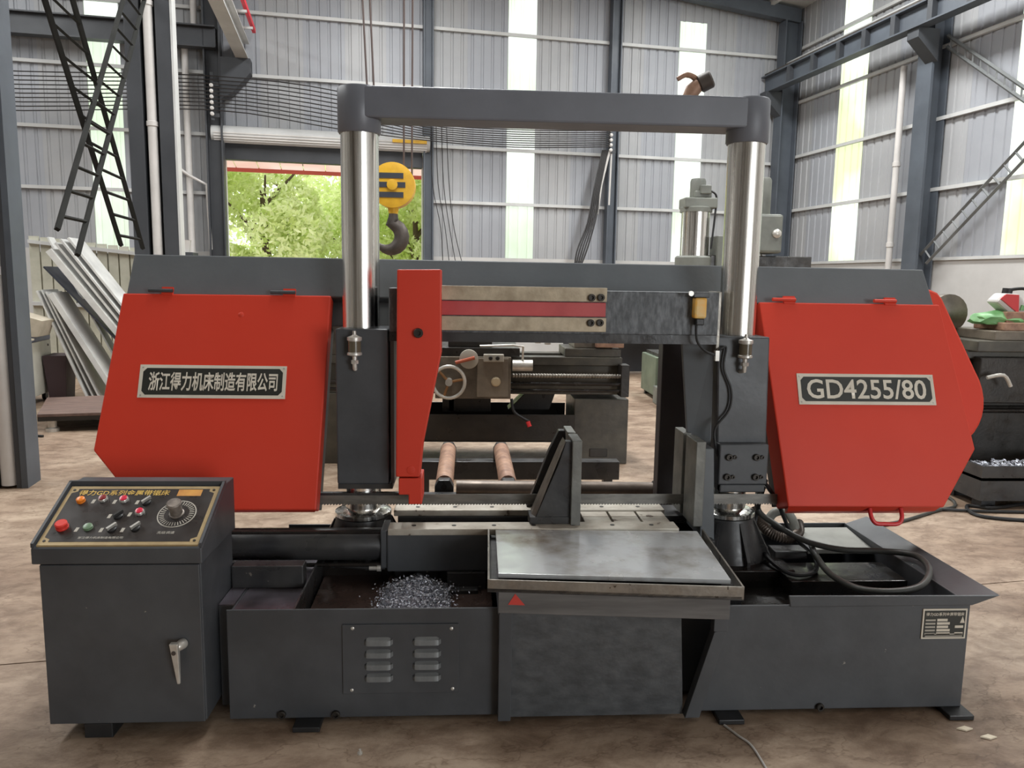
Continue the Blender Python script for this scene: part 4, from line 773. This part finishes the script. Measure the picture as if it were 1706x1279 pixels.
# lathe at the right picture edge with things lying on it
lr = thing('lathe', 'dark greasy lathe at the right picture edge', 'lathe', (4.4, 5.9, 0))
def Bq(name, mb, mat, smooth=False, bevel=.008): return obj(name, mb, mat, lr, smooth, bevel)
Bq('bed', MB().box(3.55,5.6,5.5,6.1,.62,.98), LATHED); Bq('bed_way', MB().box(3.55,5.6,5.46,5.6,.98,1.04).box(3.55,5.6,5.98,6.1,.98,1.04), LATHEM)
Bq('pedestal', MB().box(3.7,4.6,5.5,6.15,0,.62), LATHED); Bq('apron', MB().box(3.75,4.6,5.38,5.5,.66,1.0), LATHED); Bq('saddle', MB().box(3.7,4.7,5.36,6.12,1.04,1.12), LATHEM)
Bq('cross_slide', MB().box(3.85,4.5,5.4,6.0,1.12,1.19), LATHEL); Bq('top_slide', MB().box(3.95,4.35,5.45,5.8,1.19,1.25), RUST); Bq('tool_post', MB().box(4.0,4.2,5.5,5.7,1.25,1.33), RUST)
Bq('grey_handle', MB().tube(spline([(3.75,5.3,.86),(3.86,5.28,.88),(3.92,5.28,.80)],4), .014, 8), ALU, True, 0); Bq('feed_rod', MB().cyl((3.5,5.42,.60),(5.6,5.42,.60),.018,n=10), OIL, True, 0)
Bq('headstock', MB().box(3.45,3.95,6.0,6.5,1.04,1.42), LATHED); Bq('chuck', MB().lathe([(.06,0),(.15,.02),(.15,.1),(.06,.12)], (3.78,5.95,1.3), (0,-1,0), 22), LATHEL, True, 0)
Bq('lever', MB().tube([(4.25,5.6,1.25),(4.28,5.55,1.44)], .014, 8), OIL, True, 0); Bq('lever_ball', MB().lathe([(.01,-.04),(.035,-.02),(.04,0),(.035,.02),(.01,.04)], (4.28,5.55,1.46), n=14), BLACK, True, 0)
ct = thing('chip_pan', 'wet black chip pan on the floor under the right lathe', 'tray', (4.4, 5.6, 0))
obj('pan_floor', MB().box(3.5,5.4,4.9,5.37,.20,.22), OIL, ct); obj('pan_rim', MB().box(3.5,5.4,4.9,4.92,.06,.30).box(3.5,3.52,4.92,5.37,.06,.30), DARK2, ct)
for x in (3.55, 5.2):
    for y in (4.95, 5.25): obj('foot', MB().box(x,x+.1,y,y+.1,0,.2), DARK2, ct)
b = MB(); rnd = random.Random(9)
for _ in range(900):
    p = Vector((rnd.uniform(3.55,4.4),rnd.uniform(4.95,5.33),.225+rnd.random()*.03)); d = Vector((rnd.gauss(0,1),rnd.gauss(0,1),.3)).normalized()*.015; e = d.orthogonal()*.4; b.add([p-d,p+e,p+d,p-e],[(0,1,2,3)])
obj('metal_chips', b, MATS['wet_chips'], kind='stuff', label='scattered wet chips in the black pan by the right lathe', cat='chips')
hb = obj('coiled_hose', MB().torus((4.3,5.13,.24),(0,0,1),.21,.02,32,8).torus((4.32,5.13,.275),(0,0,1),.18,.02,32,8), BLACK, label='black hose coiled on the chip pan', cat='hose', smooth=True)
# green bag, red and white jug, rags
def blob(c, r, seed, n=2):
    bm = bmesh.new(); bmesh.ops.create_icosphere(bm, subdivisions=3, radius=1); rnd = random.Random(seed); ph = [rnd.uniform(0,6) for _ in range(6)]
    for v in bm.verts:
        p = v.co; k = 1+.07*sin(6*p.x+ph[0])+.06*sin(9*p.y+ph[1])+.06*sin(8*p.z+ph[2]+5*p.x)+.03*sin(19*p.x+13*p.y+ph[3])
        v.co = Vector((c[0]+p.x*r[0]*k, c[1]+p.y*r[1]*k, c[2]+max(p.z, -.6)*r[2]*k))
    me = bpy.data.meshes.new('blob'); bm.to_mesh(me); bm.free()
    return me
obj('plastic_bag', blob((4.08,5.62,1.27),(.26,.13,.07),4), BAG, label='crumpled green plastic bag lying on the right lathe', cat='bag', smooth=True)
obj('cleaning_rag', blob((4.40,5.52,1.22),(.14,.12,.12),6), M('pink_rag', rgb(196,160,140), rgb(170,128,110), 9, rough=(.8,.9)), label='pinkish cloth heap on the right lathe', cat='rag', smooth=True)
jg = thing('oil_jug', 'red and white plastic jug tipped over on the green bag', 'jug', (4.08, 5.6, 1.29))
jp = [(3.94,1.40),(4.0,1.465),(4.12,1.46),(4.21,1.33),(4.17,1.285),(4.07,1.30)]
obj('jug_body', MB().xz(jp, 5.54, 5.68), PVC, jg, bevel=.02); obj('red_side', MB().xz([(3.96,1.425),(4.0,1.46),(4.10,1.455),(4.11,1.315)], 5.53, 5.542), REDP, jg); obj('jug_cap', MB().cyl((4.06,5.61,1.46),(4.065,5.61,1.50),.035,n=12), BLACK, jg, True)
obj('green_label', MB().xz([(4.13,1.38),(4.17,1.37),(4.18,1.34),(4.12,1.34)], 5.53, 5.542), BAG, jg)
obj('jug_hose', MB().tube(spline([(4.07,5.61,1.49),(4.2,5.61,1.50),(4.32,5.61,1.46),(4.38,5.6,1.33)],5), .012, 8), BLACK, label='black hose arching from the red and white jug', cat='hose', smooth=True)
# cables on the floor
for nm, lab, pts, r in (('floor_cable','black cable curling on the floor under the right cover',[(3.904,5.0,.012),(3.6,4.9,.012),(3.45,4.95,.012),(3.4,4.7,.012),(3.9,4.6,.012),(4.6,4.7,.012)],.012),
        ('floor_cable','long grey cable running back over the floor beside the saw tank',[(2.35,4.42,.01),(2.781,4.612,.01),(3.165,4.843,.01),(3.38,4.97,.01),(3.46,5.3,.01),(3.4,6.2,.01)],.011),
        ('floor_cable','dark cable lying straight across the floor to the right lathe',[(3.0,4.95,.012),(3.3,4.85,.012),(3.9,4.80,.012),(4.6,4.85,.012)],.010)):
    obj(nm, MB().tube(spline(pts,6), r, 7), HOSE if 'grey' in lab else BLACK, label=lab, cat='cable', group='cables on the floor at right', smooth=True)
obj('string', MB().tube(spline([(0.889,2.405,.004),(0.916,2.343,.004),(0.942,2.276,.004),(0.941,2.1,.004)],6), .004, 6), PVC, label='pale string trailing from a foot pad in front of the saw', cat='string', smooth=True)
for i, (x, y, lab) in enumerate(((1.71,2.36,'larger'),(1.76,2.31,'smaller'))): obj('wood_chip', MB().prism([(x-.025,y,.001),(x+.0,y-.014,.001),(x+.03,y-.004,.001),(x+.01,y+.012,.001)], (0,0,.005)), PAPER, label=lab+' yellowish chip on the floor by the right foot pad', cat='chip')
obj('floor_bolt', MB().lathe([(.008,0),(.008,.006),(.004,.006),(.004,.016)], (-.33,2.29,0)), ALU, label='tiny bolt standing on the floor in front of the louvers', cat='bolt', smooth=True)

# ================================================================== LEFT SIDE CLUTTER (hall frame)
wc = thing('white_cabinet', 'cream enamel equipment cabinet at the left picture edge', 'cabinet', (-3.9, 9.8, 0), b=True)
obj('cabinet_body', MB().box(-4.4,-3.43,9.37,10.2,.1,.72), CABW, wc, bevel=.01); obj('blue_top', MB().box(-4.4,-3.43,9.37,10.2,.72,.80), M('blue_grey', rgb(110,118,146), rough=(.4,.5)), wc, bevel=.01)
for y in (9.47, 10.1): obj('screw', MB().lathe([(.015,0),(.012,.008)], (-3.43,y,.66), (1,0,0), 10), HOOK, wc)
obj('vent_print', MB().box(-3.75,-3.5,9.365,9.37,.16,.28), PRINT, wc); obj('lock', MB().box(-3.85,-3.81,9.36,9.37,.40,.50), HOOK, wc)
for x in (-4.35,-3.5):
    for y in (9.42,10.12): obj('caster', MB().lathe([(.05,-.02),(.05,.02)], (x,y,.05), (1,0,0), 14), BLACK, wc, True)
tt = thing('tube_trolley', 'tubular steel trolley in front of the cream cabinet', 'trolley', (-3.8, 9.0, 0), b=True)
for x in (-4.2,-3.36):
    for y in (8.8,9.18): obj('post', MB().cyl((x,y,.1),(x,y,.78),.016,n=8), ALU, tt, True); obj('caster', MB().lathe([(.05,-.02),(.05,.02)], (x,y,.05), (1,0,0), 14), BLACK, tt, True)
obj('shelf', MB().box(-4.22,-3.34,8.78,9.2,.66,.68), ALU, tt); obj('shelf', MB().box(-4.22,-3.34,8.78,9.2,.2,.22), ALU, tt)
obj('top_board', MB().box(-4.25,-3.26,8.76,9.22,.78,.80), CARD, tt)
for i, (x0, x1, z, r, y) in enumerate(((-4.2,-3.20,.844,.045,8.83),(-4.2,-3.24,.849,.05,8.95),(-4.2,-3.34,.925,.045,8.89))):
    obj('paper_roll', MB().lathe([(r*.4,.002),(r,0),(r,x1-x0),(r*.4,x1-x0-.002)], (x0,y,z), (1,0,0), 16), PAPER, b=True, label='%s cream paper roll on the trolley' % ('front','rear','topmost')[i], cat='roll', group='paper rolls on the trolley', smooth=True)
cb = thing('carton', 'grey brown carton tilted on the cream cabinet', 'carton', (-3.6, 9.6, .80), b=True)
obj('carton_body', MB().hexa([(-3.78,9.42,.80),(-3.30,9.42,.80),(-3.30,9.8,.80),(-3.78,9.8,.80)],[(-3.70,9.42,1.12),(-3.24,9.42,.98),(-3.24,9.8,.98),(-3.70,9.8,1.12)]), CARD, cb, bevel=.005)
for q in range(3): obj('print_bar', MB().hexa([(-3.66,9.416,.88+.05*q),(-3.52,9.416,.865+.045*q),(-3.52,9.42,.865+.045*q),(-3.66,9.42,.88+.05*q)],[(-3.66,9.416,.9+.05*q),(-3.52,9.416,.885+.045*q),(-3.52,9.42,.885+.045*q),(-3.66,9.42,.9+.05*q)]), HOOK, cb)
bn = obj('dark_bin', MB().hexa([(-3.38,9.9,0),(-3.2,9.9,0),(-3.2,10.2,0),(-3.38,10.2,0)],[(-3.42,9.86,.55),(-3.17,9.86,.55),(-3.17,10.24,.55),(-3.42,10.24,.55)]), M('maroon', rgb(74,58,62), rough=(.6,.7)), b=True, label='dark maroon bin beside the cream cabinet', cat='bin', bevel=.006)
# sheets leaning in a stack
LEANS = [(-3.40,1.30,-2.92,.018,9.75), (-3.36,1.31,-2.86,.018,9.78), (-3.31,1.29,-2.79,.018,9.76), (-3.27,1.26,-2.60,.06,9.72), (-3.38,1.57,-2.02,.02,9.95), (-3.27,1.74,-2.02,.07,9.74), (-3.19,1.84,-1.90,.025,9.78), (-3.13,1.88,-1.82,.025,9.76), (-3.06,1.90,-1.74,.025,9.8), (-3.39,1.92,-2.5,.02,10.16)]
DK = M('dark_sheet', rgb(70,74,86), rough=(.4,.5))
for i, (xt, zt, xb, th, y) in enumerate(LEANS):
    d = Vector((xt-xb,0,zt)).normalized(); nn = Vector((d.z,0,-d.x))*th
    a = Vector((xb,y,-nn.z if nn.z < 0 else 0)); c = Vector((xt,y,zt)); e = Vector((0,.5 if i < 9 else .2,0))
    obj('leaning_sheet', MB().hexa([a,a+nn,a+nn+e,a+e],[c,c+nn,c+nn+e,c+e]), DK if i == 4 else ZINC, b=True, bevel=.002, cat='sheet', group='sheets leaning left of the saw',
        label='%s sheet of the leaning stack left of the saw' % ('lowest thin pale','second lowest thin pale','third lowest thin pale','wide pale grey','dark blue grey','thick pale grey','third highest pale','second highest pale','highest pale','rearmost pale')[i])
# old ribbed fence panel
fp = thing('ribbed_panel', 'pale ribbed steel panel standing behind the leaning sheets', 'panel', (-3.4, 12.2, 0), b=True)
for x0, x1 in run(-4.3, -2.55, .145):
    obj('rib_sheet', MB().hexa([(x0,12.2,.1),(x1-.02,12.2,.1),(x1-.02,12.23,.1),(x0,12.23,.1)],[(x0,12.2,2.02-.1*(x0+4.3)),(x1-.02,12.2,2.02-.1*(x0+4.3)),(x1-.02,12.23,2.02-.1*(x0+4.3)),(x0,12.23,2.02-.1*(x0+4.3))]), M('old_sheet', rgb(196,194,178), rgb(170,168,152), 3, rough=(.6,.7)), fp)
obj('back_sheet', MB().box(-4.3,-2.55,12.23,12.24,0,1.8), MATS['old_sheet'], fp)
for z, s in ((1.95,-.1), (1.08,-.03)): obj('cross_rail', MB().hexa([(-4.3,12.15,z-.03),(-2.5,12.15,z-.03+1.8*s),(-2.5,12.2,z-.03+1.8*s),(-4.3,12.2,z-.03)],[(-4.3,12.15,z+.02),(-2.5,12.15,z+.02+1.8*s),(-2.5,12.2,z+.02+1.8*s),(-4.3,12.2,z+.02)]), GIRT, fp)
# low platform
pf = thing('low_platform', 'low brown board platform on short round feet left of the saw', 'platform', (-3.4, 8.3, 0))
P4 = [(-4.05,7.40),(-3.2,7.6),(-3.6,8.75),(-4.5,8.43)]
obj('deck_board', MB().prism([(x,y,.15) for x, y in P4], (0,0,.03)), WOOD, pf, bevel=.004); obj('deck_frame', MB().prism([(x,y,.11) for x, y in P4], (0,0,.04)), LATHED, pf)
for x, y in ((-3.97,7.5),(-3.3,7.66),(-3.65,8.62),(-4.4,8.38)): obj('foot', MB().lathe([(.06,0),(.06,.03),(.04,.04),(.04,.11)], (x,y,0), n=14), ALU, pf, True)
obj('floor_cable', MB().tube(spline([(-4.75,8.2,.012),(-4.72,7.95,.012),(-4.6,7.6,.012),(-4.3,7.3,.012),(-3.9,7.2,.012)],6), .012, 7), BLACK, label='thin black cable on the floor beside the low platform', cat='cable', smooth=True)
bk = thing('bucket', 'pale bucket on the ledge behind the saw frame left of the door', 'bucket', (-2.55, 14.6, 0), b=True)
obj('stand', MB().box(-3.0,-2.5,14.3,14.8,0,1.9), CSTEEL2, bk); obj('bucket_body', MB().lathe([(.13,0),(.16,.2),(.165,.21),(.15,.21)], (-2.72,14.5,1.9), n=20), PVC, bk, True)
